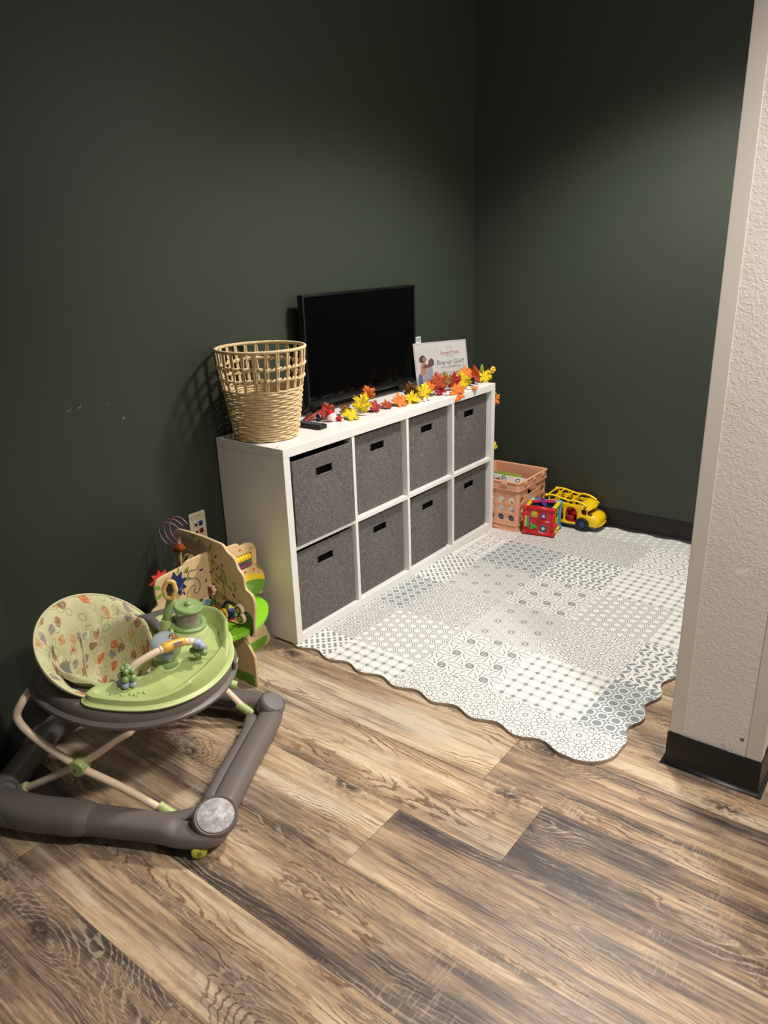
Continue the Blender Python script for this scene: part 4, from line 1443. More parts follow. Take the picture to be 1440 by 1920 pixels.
# ================================================================ TOY CAR
def build_car():
    t = thing('toy_bus', 'yellow toy bus with open sides and black wheels beside the activity cube', 'toy car', (1.748, -0.395, 0.0115), math.radians(-88))
    # local: +x forward (towards the viewer's right), +y to the back wall side, z up; near side is -y
    yel = paint('bus_yellow', srgb(246, 204, 22), 0.28, 0.5, 0.03); dy = paint('bus_amber', srgb(238, 178, 20), 0.35)
    red = paint('bus_red', srgb(160, 26, 34), 0.4); navy = paint('bus_navy', srgb(36, 62, 116), 0.35); tyre = paint('tyre_black', srgb(22, 24, 30), 0.5)
    steel = paint('bus_steel_blue', srgb(84, 110, 150), 0.4); wht = paint('bus_white', srgb(238, 236, 226), 0.3)
    hw = 0.064
    def side(y, name):
        body = [(-0.255, 0.028), (-0.030, 0.028), (-0.028, 0.048), (-0.020, 0.064), (-0.004, 0.074), (0.014, 0.072), (0.030, 0.060), (0.038, 0.044), (0.040, 0.030), (0.094, 0.030), (0.100, 0.040),
                (0.098, 0.062), (0.088, 0.080), (0.070, 0.094), (0.046, 0.100), (0.036, 0.106), (0.030, 0.118), (0.034, 0.134), (0.046, 0.142), (0.048, 0.150), (0.038, 0.160), (0.012, 0.170), (-0.012, 0.176), (-0.050, 0.170), (-0.10, 0.172), (-0.17, 0.182), (-0.22, 0.178), (-0.25, 0.15), (-0.262, 0.08)]
        pts = [(v.x, v.y) for v in smooth_closed([(a, b, 0) for a, b in body], 3)]
        win = [(v.x, v.y) for v in smooth_closed([(-0.004, 0.106, 0), (0.012, 0.102, 0), (0.022, 0.106, 0), (0.026, 0.124, 0), (0.024, 0.140, 0), (0.004, 0.144, 0), (-0.010, 0.130, 0)], 4)]
        door = [(v.x, v.y) for v in smooth_closed([(-0.036, 0.040, 0), (-0.036, 0.070, 0), (-0.036, 0.110, 0), (-0.046, 0.134, 0), (-0.068, 0.148, 0), (-0.100, 0.140, 0), (-0.112, 0.10, 0), (-0.112, 0.042, 0), (-0.08, 0.038, 0)], 4)]
        door2 = [(v.x, v.y) for v in smooth_closed([(-0.136, 0.044, 0), (-0.130, 0.10, 0), (-0.140, 0.144, 0), (-0.180, 0.152, 0), (-0.224, 0.14, 0), (-0.232, 0.09, 0), (-0.228, 0.046, 0)], 4)]
        M = Matrix(((1, 0, 0, 0), (0, 0, 1, y), (0, 1, 0, 0), (0, 0, 0, 1)))
        plate(name, [pts, win, door, door2], 0.012, yel, t, M, 0.003)
    side(-hw, 'side_panel'); side(hw, 'side_panel')
    # bonnet between the sides
    prof = [(0.020, 0.100), (0.046, 0.101), (0.070, 0.095), (0.090, 0.080), (0.100, 0.060), (0.102, 0.040)]
    ys = [-hw, -hw * 0.6, 0, hw * 0.6, hw]
    mb = MB()
    mb.grid([[(x + 0.010 * math.cos(y / hw * 1.4), y, z + 0.008 * math.cos(y / hw * 1.4)) for y in ys] for x, z in prof])
    o = mb.build('bonnet', yel, t, 60)
    sm = o.modifiers.new('thickness', 'SOLIDIFY'); sm.thickness = 0.004
    # roof visor over the windscreen, roof frame
    def rod(name, pts, r, m): MB().tube(smooth_open(pts, 5), r, 10).build(name, m, t, 180)
    mb = MB()
    mb.grid([[(x - abs(y) * 0.15, y, z) for y in ys] for x, z in ((-0.03, 0.176), (0.0, 0.176), (0.034, 0.166), (0.056, 0.152), (0.058, 0.144), (0.036, 0.136))])
    o = mb.build('visor', yel, t, 60)
    sm = o.modifiers.new('thickness', 'SOLIDIFY'); sm.thickness = 0.005
    for y in (-hw, hw):
        rod('roof_rail', [(-0.268, y, 0.185), (-0.245, y, 0.205), (-0.20, y, 0.212), (-0.14, y, 0.200), (-0.09, y, 0.192), (-0.05, y, 0.196), (-0.01, y, 0.188), (0.03, y, 0.168)], 0.007, yel)
    for x, z in ((-0.245, 0.203), (-0.19, 0.208), (-0.13, 0.196), (-0.08, 0.190)):
        rod('roof_bar', [(x, -hw, z), (x, 0, z + 0.004), (x, hw, z)], 0.0058, yel)
    for x in (-0.23, -0.16, -0.10):
        for y in (-hw, hw): MB().cyl((x, y, 0.165), (x, y, 0.2), 0.006, seg=10).build('roof_post', yel, t)
    for y in (-hw - 0.003, hw + 0.003): MB().sphere((-0.248, y, 0.207), 0.011, 12, 8).build('rail_knob', yel, t, 180)
    # floor, seats, steering wheel
    MB().box((-0.115, 0, 0.036), (0.28, 2 * hw - 0.01, 0.016), 0.003).build('floor_panel', red, t)
    for x in (-0.085, -0.165): 
        MB().box((x, 0, 0.062), (0.05, 2 * hw - 0.014, 0.036), 0.010, seg=3).build('seat', red, t)
        MB().box((x - 0.026, 0, 0.088), (0.016, 2 * hw - 0.014, 0.05), 0.006, seg=3).build('seat_back', red, t)
    MB().box((-0.005, 0, 0.078), (0.05, 2 * hw - 0.014, 0.05), 0.010).build('dashboard', red, t)
    MB().lathe([(0.014 + 0.003 * math.cos(a * PI / 4), 0.003 * math.sin(a * PI / 4)) for a in range(8)], 20, Matrix.Translation((-0.040, -0.02, 0.108)) @ Matrix.Rotation(-0.6, 4, 'Y'), close=True).build('steering_wheel', red, t, 180)
    # windscreen surround, lower skirt
    mb = MB().tube([(0.050, -hw + 0.004, 0.104), (0.028, -hw + 0.004, 0.136), (0.028, hw - 0.004, 0.136), (0.050, hw - 0.004, 0.104)], (0.006, 0.003), 8, closed=True)
    mb.build('windscreen_frame', navy, t)
    MB().box((-0.085, 0, 0.021), (0.345, 2 * hw + 0.004, 0.014), 0.004).build('skirt', steel, t)
    MB().tube(smooth_open([(0.082, -hw - 0.004, 0.036), (0.104, -hw * 0.7, 0.036), (0.112, 0, 0.036), (0.104, hw * 0.7, 0.036), (0.082, hw + 0.004, 0.036)], 5), (0.006, 0.010), 10).build('bumper', yel, t, 180)
    # wheels with hubs
    for x in (0.004, -0.190):
        for s in (-1, 1):
            R = Matrix.Translation((x, s * (hw + 0.004), 0.036)) @ Matrix.Rotation(PI / 2 * -s, 4, 'X')
            wl = MB().lathe([(0, -0.014), (0.030, -0.014), (0.035, -0.010), (0.036, 0.0), (0.035, 0.008), (0.030, 0.012), (0.022, 0.012), (0.020, 0.008), (0, 0.008)], 32, R).build('wheel', tyre, t)
            MB().lathe([(0, 0.008), (0.019, 0.008), (0.016, 0.011), (0.008, 0.012), (0.006, 0.015), (0, 0.016)], 24, R).build('hub', navy, wl)
    # headlamps with a painted eye, red nose badge
    for s in (-1, 1):
        h = MB().sphere((0.092, s * 0.044, 0.066), 0.012, 16, 10, (0.7, 1, 1.15)).build('headlamp', wht, t, 180)
        MB().sphere((0.1005, s * 0.042, 0.067), 0.0045, 10, 7, (0.6, 1, 1)).build('pupil', tyre, h, 180)
    MB().sphere((0.112, 0.0, 0.058), 0.0075, 12, 8, (0.5, 1, 1)).build('nose_badge', paint('bus_orange', srgb(226, 110, 24), 0.4), t, 180)
    MB().cyl((0.016, -hw - 0.004, 0.158), (0.016, -hw - 0.009, 0.158), 0.0075, seg=16).build('stop_badge', paint('bus_deep_red', srgb(130, 30, 24), 0.4), t)
    # squat proportions: everything but the wheels is shortened and lowered about the front axle
    K = Matrix.Translation((0.004, 0, 0.030)) @ Matrix.Diagonal((0.80, 1, 0.74, 1)) @ Matrix.Translation((-0.004, 0, -0.030))
    for ch in t.children:
        if ch.name.startswith('wheel'): 
            if ch.data.vertices[0].co.x < -0.1: ch.location.x = 0.036
            continue
        ch.data.transform(K)
        for g in ch.children: g.data.transform(K)
build_car()

# ================================================================ WOODEN ACTIVITY TREE
def build_tree():
    AX, AY = -0.270, 0.120
    t = thing('activity_tree', 'wooden tree-shaped activity centre with bead wires and green base beside the white cabinet', 'activity toy', (AX, AY, 0))
    n = NT('birch_plywood', 0.5, 0.35)
    c = n.coord(); x, y, z = n.xyz(c)
    g = n.noise(n.vec(x * 14.0, y * 14.0, z * 3.0), 1.0, 3.0)
    g2 = n.noise(n.vec(x * 160.0, y * 160.0, z * 8.0), 1.0, 2.0)
    n.color(n.mix(g2.step(0.5, 0.75) * 0.4, n.mix(g, srgb(206, 176, 130), srgb(222, 194, 150)), srgb(186, 150, 104)))
    ply = n.m
    pale = paint('birch_edge', srgb(226, 204, 166), 0.5); lime = paint('tree_lime_green', srgb(132, 206, 34), 0.4); leafg = paint('tree_leaf_green', srgb(128, 152, 58), 0.5)
    green = paint('tree_green', srgb(104, 158, 44), 0.45); dgreen = paint('tree_dark_green', srgb(70, 104, 44), 0.5); navy = paint('tree_navy', srgb(32, 38, 92), 0.4); sky = paint('tree_sky', srgb(84, 142, 206), 0.4)
    ink = paint('tree_ink', srgb(48, 38, 52), 0.5); groove = paint('tree_groove', srgb(96, 68, 44), 0.6); red = paint('tree_red', srgb(206, 44, 52), 0.4)
    orange = paint('tree_orange', srgb(224, 108, 38), 0.4); yellow = paint('tree_yellow', srgb(246, 206, 32), 0.35); blue = paint('tree_blue', srgb(30, 48, 128), 0.4)
    wood = paint('turned_wood', srgb(206, 164, 112), 0.45); berry = paint('tree_berry', srgb(150, 44, 66), 0.4); pinkw = paint('pink_wire', srgb(196, 128, 178), 0.35); black = paint('tree_black_wire', srgb(26, 24, 26), 0.4)
    yw = paint('yellow_wire', srgb(232, 226, 60), 0.35); hole = paint('tree_hole', srgb(50, 62, 44), 0.7); brown = paint('tree_brown', srgb(120, 66, 48), 0.5)
    # fin frames: A = along room x (s to the right), B = along -y (s towards the viewer's right)
    FA = Matrix(((1, 0, 0, 0), (0, 0, -1, 0), (0, 1, 0, 0), (0, 0, 0, 1)))
    FB = Matrix(((0, 0, -1, 0), (-1, 0, 0, 0), (0, 1, 0, 0), (0, 0, 0, 1)))
    TH = 0.011
    def sm(pts, n=4): return [(v.x, v.y) for v in smooth_closed([(a, b, 0) for a, b in pts], n)]
    def fin(name, F, pts, holes=(), m=ply):
        return plate(name, [pts] + list(holes), TH, m, t, F, 0.0025)
    def shape(name, F, pts, m, side, par, lift=0.0, n=4, th=0.0006, raw=False):
        zz = side * (TH / 2 + 0.0004 + lift)
        return plate(name, [pts if raw else sm(pts, n)], th, m, par, F @ Matrix.Translation((0, 0, zz)))
    def groovep(F, pts, side, par, r=0.0016, m=None, name='groove'):
        mb = MB(); zz = side * (TH / 2 + 0.0003)
        mb.tube([F @ Vector((v.x, v.y, zz)) for v in smooth_open([(a, b, 0) for a, b in pts], 6)], (r, r * 0.5), 6)
        return mb.build(name, m or groove, par)
    # --- green disc table, and the crossed feet underneath
    DZ = 0.212
    disc = [(0.19, 0.0), (0.175, -0.075), (0.13, -0.128), (0.066, -0.168), (0.02, -0.182), (-0.03, -0.178), (-0.10, -0.165), (-0.155, -0.12), (-0.188, -0.05), (-0.19, 0.03), (-0.17, 0.10), (-0.11, 0.165), (-0.03, 0.19), (0.06, 0.185), (0.13, 0.14), (0.175, 0.08)]
    d = plate('table_disc', [sm(disc)], 0.018, lime, t, Matrix.Translation((0, 0, DZ)), 0.002)
    gd = MB()
    gd.tube([Vector((0.128 * math.cos(a), 0.128 * math.sin(a), DZ + 0.0095)) for a in [math.radians(-75 + 150 * k / 30) for k in range(31)]], (0.0028, 0.0008), 6)
    gd.build('groove', dgreen, d)
    gd = MB().tube([(-0.06, -0.13, DZ + 0.0095), (0.02, -0.115, DZ + 0.0095), (0.07, -0.09, DZ + 0.0095), (0.09, -0.045, DZ + 0.0095)], (0.0024, 0.0008), 6)
    gd.build('groove', dgreen, d)
    foot = [(-0.225, 0.006), (-0.2, 0.0), (0.21, 0.0), (0.236, 0.006), (0.242, 0.02), (0.225, 0.075), (0.20, 0.115), (0.16, 0.16), (0.12, 0.203), (-0.12, 0.203), (-0.16, 0.16), (-0.2, 0.115), (-0.228, 0.06)]
    for F, nm in ((FA, 'foot_panel'), (FB, 'foot_panel')):
        pts = foot if F is FA else [(max(-0.205, min(0.19, a)), b) for a, b in foot]
        o = fin(nm, F, pts)
        for s in (-1, 1):
            shape('green_band', F, [(-0.20, 0.004), (0.205, 0.004), (0.225, 0.03), (0.222, 0.042), (-0.20, 0.042)] if F is FA else [(-0.19, 0.004), (0.18, 0.004), (0.18, 0.042), (-0.19, 0.042)], green, s, o, raw=True)
    # --- the tree fins above
    # fin A: spans left and right
    A_out = [(-0.20, DZ + 0.01), (-0.252, 0.240), (-0.258, 0.290), (-0.250, 0.335), (-0.226, 0.352), (-0.228, 0.380), (-0.226, 0.420), (-0.208, 0.440), (-0.150, 0.446), (-0.112, 0.449), (-0.090, 0.460), (-0.05, 0.462), (-0.012, 0.462), (0.05, 0.455), (0.088, 0.450), (0.126, 0.447), (0.140, 0.434), (0.170, 0.436), (0.198, 0.424), (0.210, 0.395), (0.209, 0.330), (0.234, 0.305), (0.240, 0.262), (0.220, 0.226), (0.19, DZ + 0.01)]
    win = rrect(0.150, 0.368, 0.075, 0.058, 0.008)
    arch = sm([(-0.095, DZ + 0.012), (-0.092, 0.262), (-0.070, 0.292), (-0.045, 0.296), (-0.022, 0.285), (-0.010, 0.262), (-0.010, DZ + 0.012)], 3)
    finA = fin('tree_panel', FA, sm(A_out, 3), [win, arch])
    # fin B: front half to the right, back half to the wall
    B_out = [(-0.195, DZ + 0.012), (-0.212, 0.250), (-0.214, 0.320), (-0.205, 0.362), (-0.180, 0.380), (-0.180, 0.450), (-0.175, 0.492), (-0.150, 0.512), (-0.10, 0.516), (-0.017, 0.515), (0.05, 0.510), (0.086, 0.505), (0.106, 0.484), (0.138, 0.468), (0.150, 0.438), (0.174, 0.411), (0.178, 0.370), (0.206, 0.354), (0.216, 0.320), (0.208, 0.262), (0.204, 0.220), (0.196, 0.196), (0.176, 0.196), (0.168, DZ + 0.012)]
    hole_leaf = sm([(-0.150, 0.462), (-0.138, 0.486), (-0.118, 0.484), (-0.108, 0.462), (-0.124, 0.446)], 3)
    archB = sm([(0.060, DZ + 0.012), (0.062, 0.262), (0.082, 0.288), (0.100, 0.290), (0.122, 0.276), (0.128, DZ + 0.012)], 3)
    holeB = sm([(-0.150, 0.36), (-0.148, 0.43), (-0.11, 0.437), (-0.068, 0.425), (-0.064, 0.37), (-0.1, 0.35)], 3)
    finB = fin('tree_panel', FB, sm(B_out, 3), [hole_leaf, archB, holeB])
    # the visible face of A looks to -y: that is +z of FA. B's visible face looks to -x: +z of FB
    # --- decorations on the left half of A
    star = []
    for k in range(18):
        r = 0.046 if k % 2 == 0 else 0.027
        a = k * PI / 9 + 0.2
        star.append((-0.150 + r * math.cos(a), 0.398 + r * math.sin(a)))
    gear = plate('sun_gear', [star], 0.007, navy, t, FA @ Matrix.Translation((0, 0, TH / 2 + 0.004)), 0.001)
    mb = MB()
    mb.tube([FA @ Vector((-0.150 + (0.004 + 0.0026 * k) * math.cos(k * 0.75), 0.398 + (0.004 + 0.0026 * k) * math.sin(k * 0.75), TH / 2 + 0.0082)) for k in range(9)], (0.0022, 0.0008), 6)
    mb.build('swirl', sky, gear)
    redg = []
    for k in range(16):
        r = 0.040 if k % 2 == 0 else 0.024
        a = k * PI / 8
        redg.append((-0.196 + r * math.cos(a), 0.425 + r * math.sin(a)))
    plate('sun_gear', [redg], 0.007, red, t, FA @ Matrix.Translation((0, 0, -TH / 2 - 0.004)), 0.001)
    groovep(FA, [(-0.052, 0.428), (-0.060, 0.420), (-0.086, 0.423), (-0.096, 0.408), (-0.086, 0.396), (-0.064, 0.388), (-0.052, 0.366), (-0.058, 0.342), (-0.074, 0.336), (-0.080, 0.348), (-0.070, 0.356)], 1, finA, 0.0022)
    groovep(FA, [(-0.072, 0.366), (-0.086, 0.366), (-0.104, 0.352), (-0.110, 0.330), (-0.100, 0.312), (-0.080, 0.306), (-0.048, 0.304)], 1, finA, 0.0022)
    groovep(FA, [(-0.225, 0.236), (-0.222, 0.272), (-0.205, 0.288), (-0.170, 0.296)], 1, finA, 0.0018)
    def leafp(F, x, y, l, rot, side, par, m=leafg):
        pts = [(0, 0), (l * .35, l * .22), (l * .75, l * .16), (l, 0), (l * .7, -l * .16), (l * .3, -l * .2)]
        ca, sa = math.cos(rot), math.sin(rot)
        shape('leaf_print', F, [(x + a * ca - b * sa, y + a * sa + b * ca) for a, b in pts], m, side, par, n=3)
    for (x, y, l, r) in ((-0.205, 0.405, .03, 2.6), (-0.20, 0.385, .03, 3.4), (-0.112, 0.425, .028, 0.5), (-0.108, 0.40, .022, -0.2), (-0.135, 0.432, .02, 1.2)): leafp(FA, x, y, l, r, 1, finA)
    def birdp(F, x, y, s, rot, side, par, m=ink):
        pts = [(-1, 0), (-.4, .45), (0, .1), (.35, .55), (.9, .2), (.6, -.2), (.8, -.6), (.1, -.35), (-.5, -.5)]
        ca, sa = math.cos(rot), math.sin(rot)
        shape('bird_print', F, [(x + s * (a * ca - b * sa), y + s * (a * sa + b * ca)) for a, b in pts], m, side, par, n=2)
    for (x, y, s, r) in ((-0.040, 0.410, .008, 0), (-0.026, 0.365, .007, 1), (-0.12, 0.355, .008, 2), (-0.115, 0.320, .009, 0.4), (-0.178, 0.265, .006, 1), (-0.165, 0.255, .005, 0), (-0.098, 0.425, .007, 0.6)): birdp(FA, x, y, s, r, 1, finA, navy if s > 0.0075 else ink)
    shape('arch_print', FA, [(-0.108, DZ + 0.012), (-0.106, 0.262), (-0.080, 0.300), (-0.045, 0.308), (-0.012, 0.296), (0.0, 0.27), (-0.010, 0.266), (-0.022, 0.288), (-0.045, 0.298), (-0.070, 0.294), (-0.093, 0.262), (-0.096, DZ + 0.012)], dgreen, 1, finA, n=3)
    # right half of A: roller window, yellow and green hills
    MB().cyl(FA @ Vector((0.110, 0.383, 0)), FA @ Vector((0.190, 0.383, 0)), 0.0035, seg=10).build('roller_rod', yellow, t)
    for k in range(5):
        MB().lathe([(0, -0.0062), (0.010, -0.0062), (0.0125, -0.004), (0.0125, 0.004), (0.010, 0.0062), (0, 0.0062)], 18, FA @ Matrix.Translation((0.121 + k * 0.0132, 0.383, 0)) @ Matrix.Rotation(PI / 2, 4, 'Y')).build('roller_bead', yellow, t)
    MB().cyl(FA @ Vector((0.112, 0.350, 0)), FA @ Vector((0.188, 0.350, 0)), 0.0028, seg=8).build('roller_rod', paint('tree_magenta', srgb(170, 44, 120), 0.4), t)
    shape('hill_print', FA, [(0.100, 0.30), (0.14, 0.318), (0.19, 0.310), (0.232, 0.29), (0.236, 0.262), (0.20, 0.27), (0.12, 0.28)], yellow, 1, finA, n=3)
    shape('hill_print', FA, [(0.09, 0.28), (0.13, 0.292), (0.18, 0.288), (0.236, 0.268), (0.232, 0.246), (0.20, 0.224), (0.10, 0.224)], green, 1, finA, lift=0.0006, n=3)
    for k, (x, y) in enumerate(((0.135, 0.262), (0.152, 0.272), (0.150, 0.250), (0.168, 0.262), (0.16, 0.245))):
        plate('blossom_print', [circle(x, y, 0.008, 14), circle(x, y, 0.0065, 14)], 0.0006, paint('pale_print', srgb(176, 206, 120), 0.5), finA, FA @ Matrix.Translation((0, 0, TH / 2 + 0.0016)))
    for (x, y) in ((0.135, 0.42), (0.185, 0.41), (0.205, 0.34), (0.19, 0.325), (0.222, 0.318), (0.15, 0.33)):
        plate('flower_print', [circle(x, y, 0.0055, 10)], 0.0006, orange, finA, FA @ Matrix.Translation((0, 0, TH / 2 + 0.0006)))
    leafp(FA, 0.205, 0.325, .018, 0.6, 1, finA); leafp(FA, 0.195, 0.405, .014, 1.0, 1, finA)
    # --- decorations on B
    for (x, y, l, r) in ((0.020, 0.475, .026, 1.2), (0.075, 0.420, .026, -1.3), (0.082, 0.395, .03, -1.4), (0.03, 0.42, .022, 2.2), (0.02, 0.395, .02, 1.0), (0.10, 0.36, .022, -1.0), (0.115, 0.37, .022, 0.5), (0.125, 0.345, .026, 1.3), (0.05, 0.375, .022, 0.8), (0.045, 0.355, .022, 2.4), (0.055, 0.30, .022, 0.6), (0.02, 0.272, .026, 1.9), (-0.04, 0.485, .024, 0.8), (-0.07, 0.505, .022, 0.2), (0.012, 0.30, .024, 1.0), (0.035, 0.335, .02, 2.8)): leafp(FB, x, y, l, r, 1, finB)
    for (x, y, s, r) in ((0.000, 0.435, .009, 0.2), (0.045, 0.455, .009, 0.8), (0.075, 0.43, .007, 1.4), (0.010, 0.39, .009, 0), (0.018, 0.345, .009, 0.6), (0.118, 0.33, .009, 2.2), (0.046, 0.41, .007, 1)): birdp(FB, x, y, s, r, 1, finB)
    groovep(FB, [(-0.03, 0.485), (0.01, 0.474), (0.026, 0.462), (0.030, 0.44), (0.042, 0.425), (0.066, 0.414), (0.070, 0.365), (0.074, 0.30), (0.074, 0.27)], 1, finB, 0.0018)
    groovep(FB, [(0.035, 0.395), (0.046, 0.377), (0.075, 0.366), (0.110, 0.356)], 1, finB, 0.0018)
    groovep(FB, [(0.030, 0.325), (0.060, 0.316), (0.100, 0.30), (0.135, 0.29)], 1, finB, 0.0018)
    shape('arch_print', FB, [(0.048, DZ + 0.012), (0.050, 0.268), (0.075, 0.300), (0.105, 0.304), (0.140, 0.296), (0.168, 0.270), (0.15, 0.272), (0.128, 0.285), (0.10, 0.292), (0.08, 0.290), (0.060, 0.262), (0.058, DZ + 0.012)], navy, 1, finB, n=3)
    shape('hill_print', FB, [(0.130, DZ + 0.014), (0.130, 0.27), (0.150, 0.282), (0.180, 0.286), (0.200, 0.268), (0.199, 0.225), (0.19, 0.200), (0.178, 0.202)], dgreen, 1, finB, n=3)
    # flower knobs and turned discs
    def knob(F, x, y, r, m, petals=True, h=0.014, nm='flower_knob'):
        pts = [((r * (1 + 0.16 * math.cos(6 * a))) * math.cos(a), (r * (1 + 0.16 * math.cos(6 * a))) * math.sin(a)) for a in [2 * PI * k / 48 for k in range(48)]] if petals else circle(0, 0, r, 32)
        o = plate(nm, [pts], h, pale, t, F @ Matrix.Translation((x, y, TH / 2 + h / 2 + 0.004)), 0.002)
        plate('knob_face', [[(a * 0.72, b * 0.72) for a, b in pts]], 0.0008, m, o, F @ Matrix.Translation((x, y, TH / 2 + h + 0.0042)))
        return o
    k1 = knob(FA, -0.045, 0.296, 0.0155, sky)
    k2 = knob(FB, 0.018, 0.330, 0.0175, berry)
    for (x, y, m) in ((0.152, 0.292, brown), (0.157, 0.262, dgreen)):
        o = knob(FB, x, y, 0.0195, m, False, 0.014, 'turning_disc')
        plate('disc_face', [circle(0, 0, 0.0085, 20)], 0.0008, wood, o, FB @ Matrix.Translation((x, y, TH / 2 + 0.0195)))
    # spinning leaves in the back half of B
    for k, (x, rr, m) in enumerate(((-0.082, 0.35, dgreen), (-0.104, 0.5, hole))):
        plate('spinning_leaf', [sm([(0, -0.036), (0.020, -0.02), (0.024, 0.01), (0.012, 0.036), (-0.012, 0.036), (-0.024, 0.01), (-0.02, -0.02)], 3)], 0.012, pale if k == 0 else wood, t, FB @ Matrix.Translation((x, 0.394, 0.004)) @ Matrix.Rotation(0.9, 4, 'Y'), 0.003)
        plate('spinning_leaf_face', [sm([(0, -0.030), (0.016, -0.017), (0.019, 0.008), (0.009, 0.030), (-0.009, 0.030), (-0.019, 0.008), (-0.016, -0.017)], 3)], 0.001, m, t, FB @ Matrix.Translation((x, 0.394, 0.004)) @ Matrix.Rotation(0.9, 4, 'Y') @ Matrix.Translation((0, 0, 0.0066)))
    # bird bead on the pink wires
    mb = MB().lathe([(0, -0.022), (0.010, -0.020), (0.0145, -0.010), (0.0145, 0.010), (0.011, 0.018), (0, 0.020)], 18, FB @ Matrix.Translation((-0.128, 0.452, 0.020)) @ Matrix.Rotation(0.5, 4, 'Z') @ Matrix.Rotation(PI / 2, 4, 'Y'))
    bb = mb.build('bird_bead', orange, t)
    MB().sphere(FB @ Vector((-0.148, 0.444, 0.022)), 0.0125, 14, 10).build('bird_head', red, bb, 180)
    # three looping pink wires over the wall-side edge
    for k, (c, r) in enumerate((((-0.188, 0.498), 0.046), ((-0.164, 0.510), 0.049), ((-0.138, 0.522), 0.050))):
        pts = []
        for q in range(40):
            a = math.radians(-75 - 255 * q / 39)
            pts.append(FB @ Vector((c[0] + 0.015 + r * math.cos(a) * 0.85, c[1] - 0.004 + r * math.sin(a), 0.004 + 0.030 * math.sin(q / 39 * PI) * (1 - 0.2 * k))))
        MB().tube(pts, 0.0015, 8).build('bead_wire', pinkw, t, 180)
    # bead wires on the table
    def wire(pts, m): MB().tube(smooth_open(pts, 8), 0.0017, 8).build('bead_wire', m, t, 180)
    z = DZ + 0.009
    wire([(-0.066, -0.055, z), (-0.066, -0.058, z + .05), (-0.050, -0.075, z + .075), (-0.035, -0.095, z + .05), (-0.036, -0.098, z)], red)
    wire([(0.006, -0.065, z), (0.008, -0.072, z + .06), (0.020, -0.10, z + .085), (0.030, -0.135, z + .05), (0.032, -0.15, z)], yw)
    wire([(0.085, -0.040, z), (0.083, -0.045, z + .06), (0.07, -0.06, z + .085)], black)
    wire([(0.045, -0.05, z + .05), (0.06, -0.055, z + .02), (0.08, -0.07, z + .05), (0.075, -0.05, z + .08)], yw)
    for (x, y, hh, body, base_, top) in ((-0.052, -0.075, 0.022, ink, red, yellow), (-0.020, -0.070, 0.024, wood, red, yellow), (0.012, -0.075, 0.026, blue, red, None)):
        b = MB().lathe([(0, 0.0), (0.0135, 0.0), (0.0135, 0.010), (0, 0.010)], 20, Matrix.Translation((x, y, z))).build('table_bead', base_, t)
        MB().lathe([(0, 0.010), (0.0130, 0.010), (0.0130, 0.010 + hh), (0, 0.010 + hh)], 20, Matrix.Translation((x, y, z))).build('bead_body', body, b)
        if top: 
            MB().sphere((x, y, z + 0.010 + hh + 0.009), 0.0125, 16, 10, (1.05, 1.05, 0.82)).build('bead_top', top, b, 180)
            MB().tube([(x, y, z + .04), (x - 0.004, y, z + .062), (x - 0.012, y + 0.01, z + .075)], 0.0017, 8).build('bead_wire', black, t, 180)
    MB().cyl((0.018, -0.06, z), (0.016, -0.05, z + .066), 0.0075, 0.0065, seg=14).build('wooden_post', pale, t)
    MB().cyl((-0.045, -0.02, z), (-0.045, -0.012, z + .06), 0.0075, 0.0060, seg=14).build('wooden_post', pale, t)
    MB().lathe([(0, 0), (0.015, 0), (0.017, 0.006), (0.017, 0.022), (0.014, 0.028), (0, 0.028)], 6, Matrix.Translation((0.088, -0.056, z + 0.004)) @ Matrix.Rotation(PI / 2, 4, 'Y') @ Matrix.Translation((-0.016, 0, -0.014))).build('hexagon_bead', wood, t, 30)
    MB().sphere((0.032, -0.150, z + 0.009), 0.009, 14, 10).build('table_bead', wood, t, 180)
build_tree()

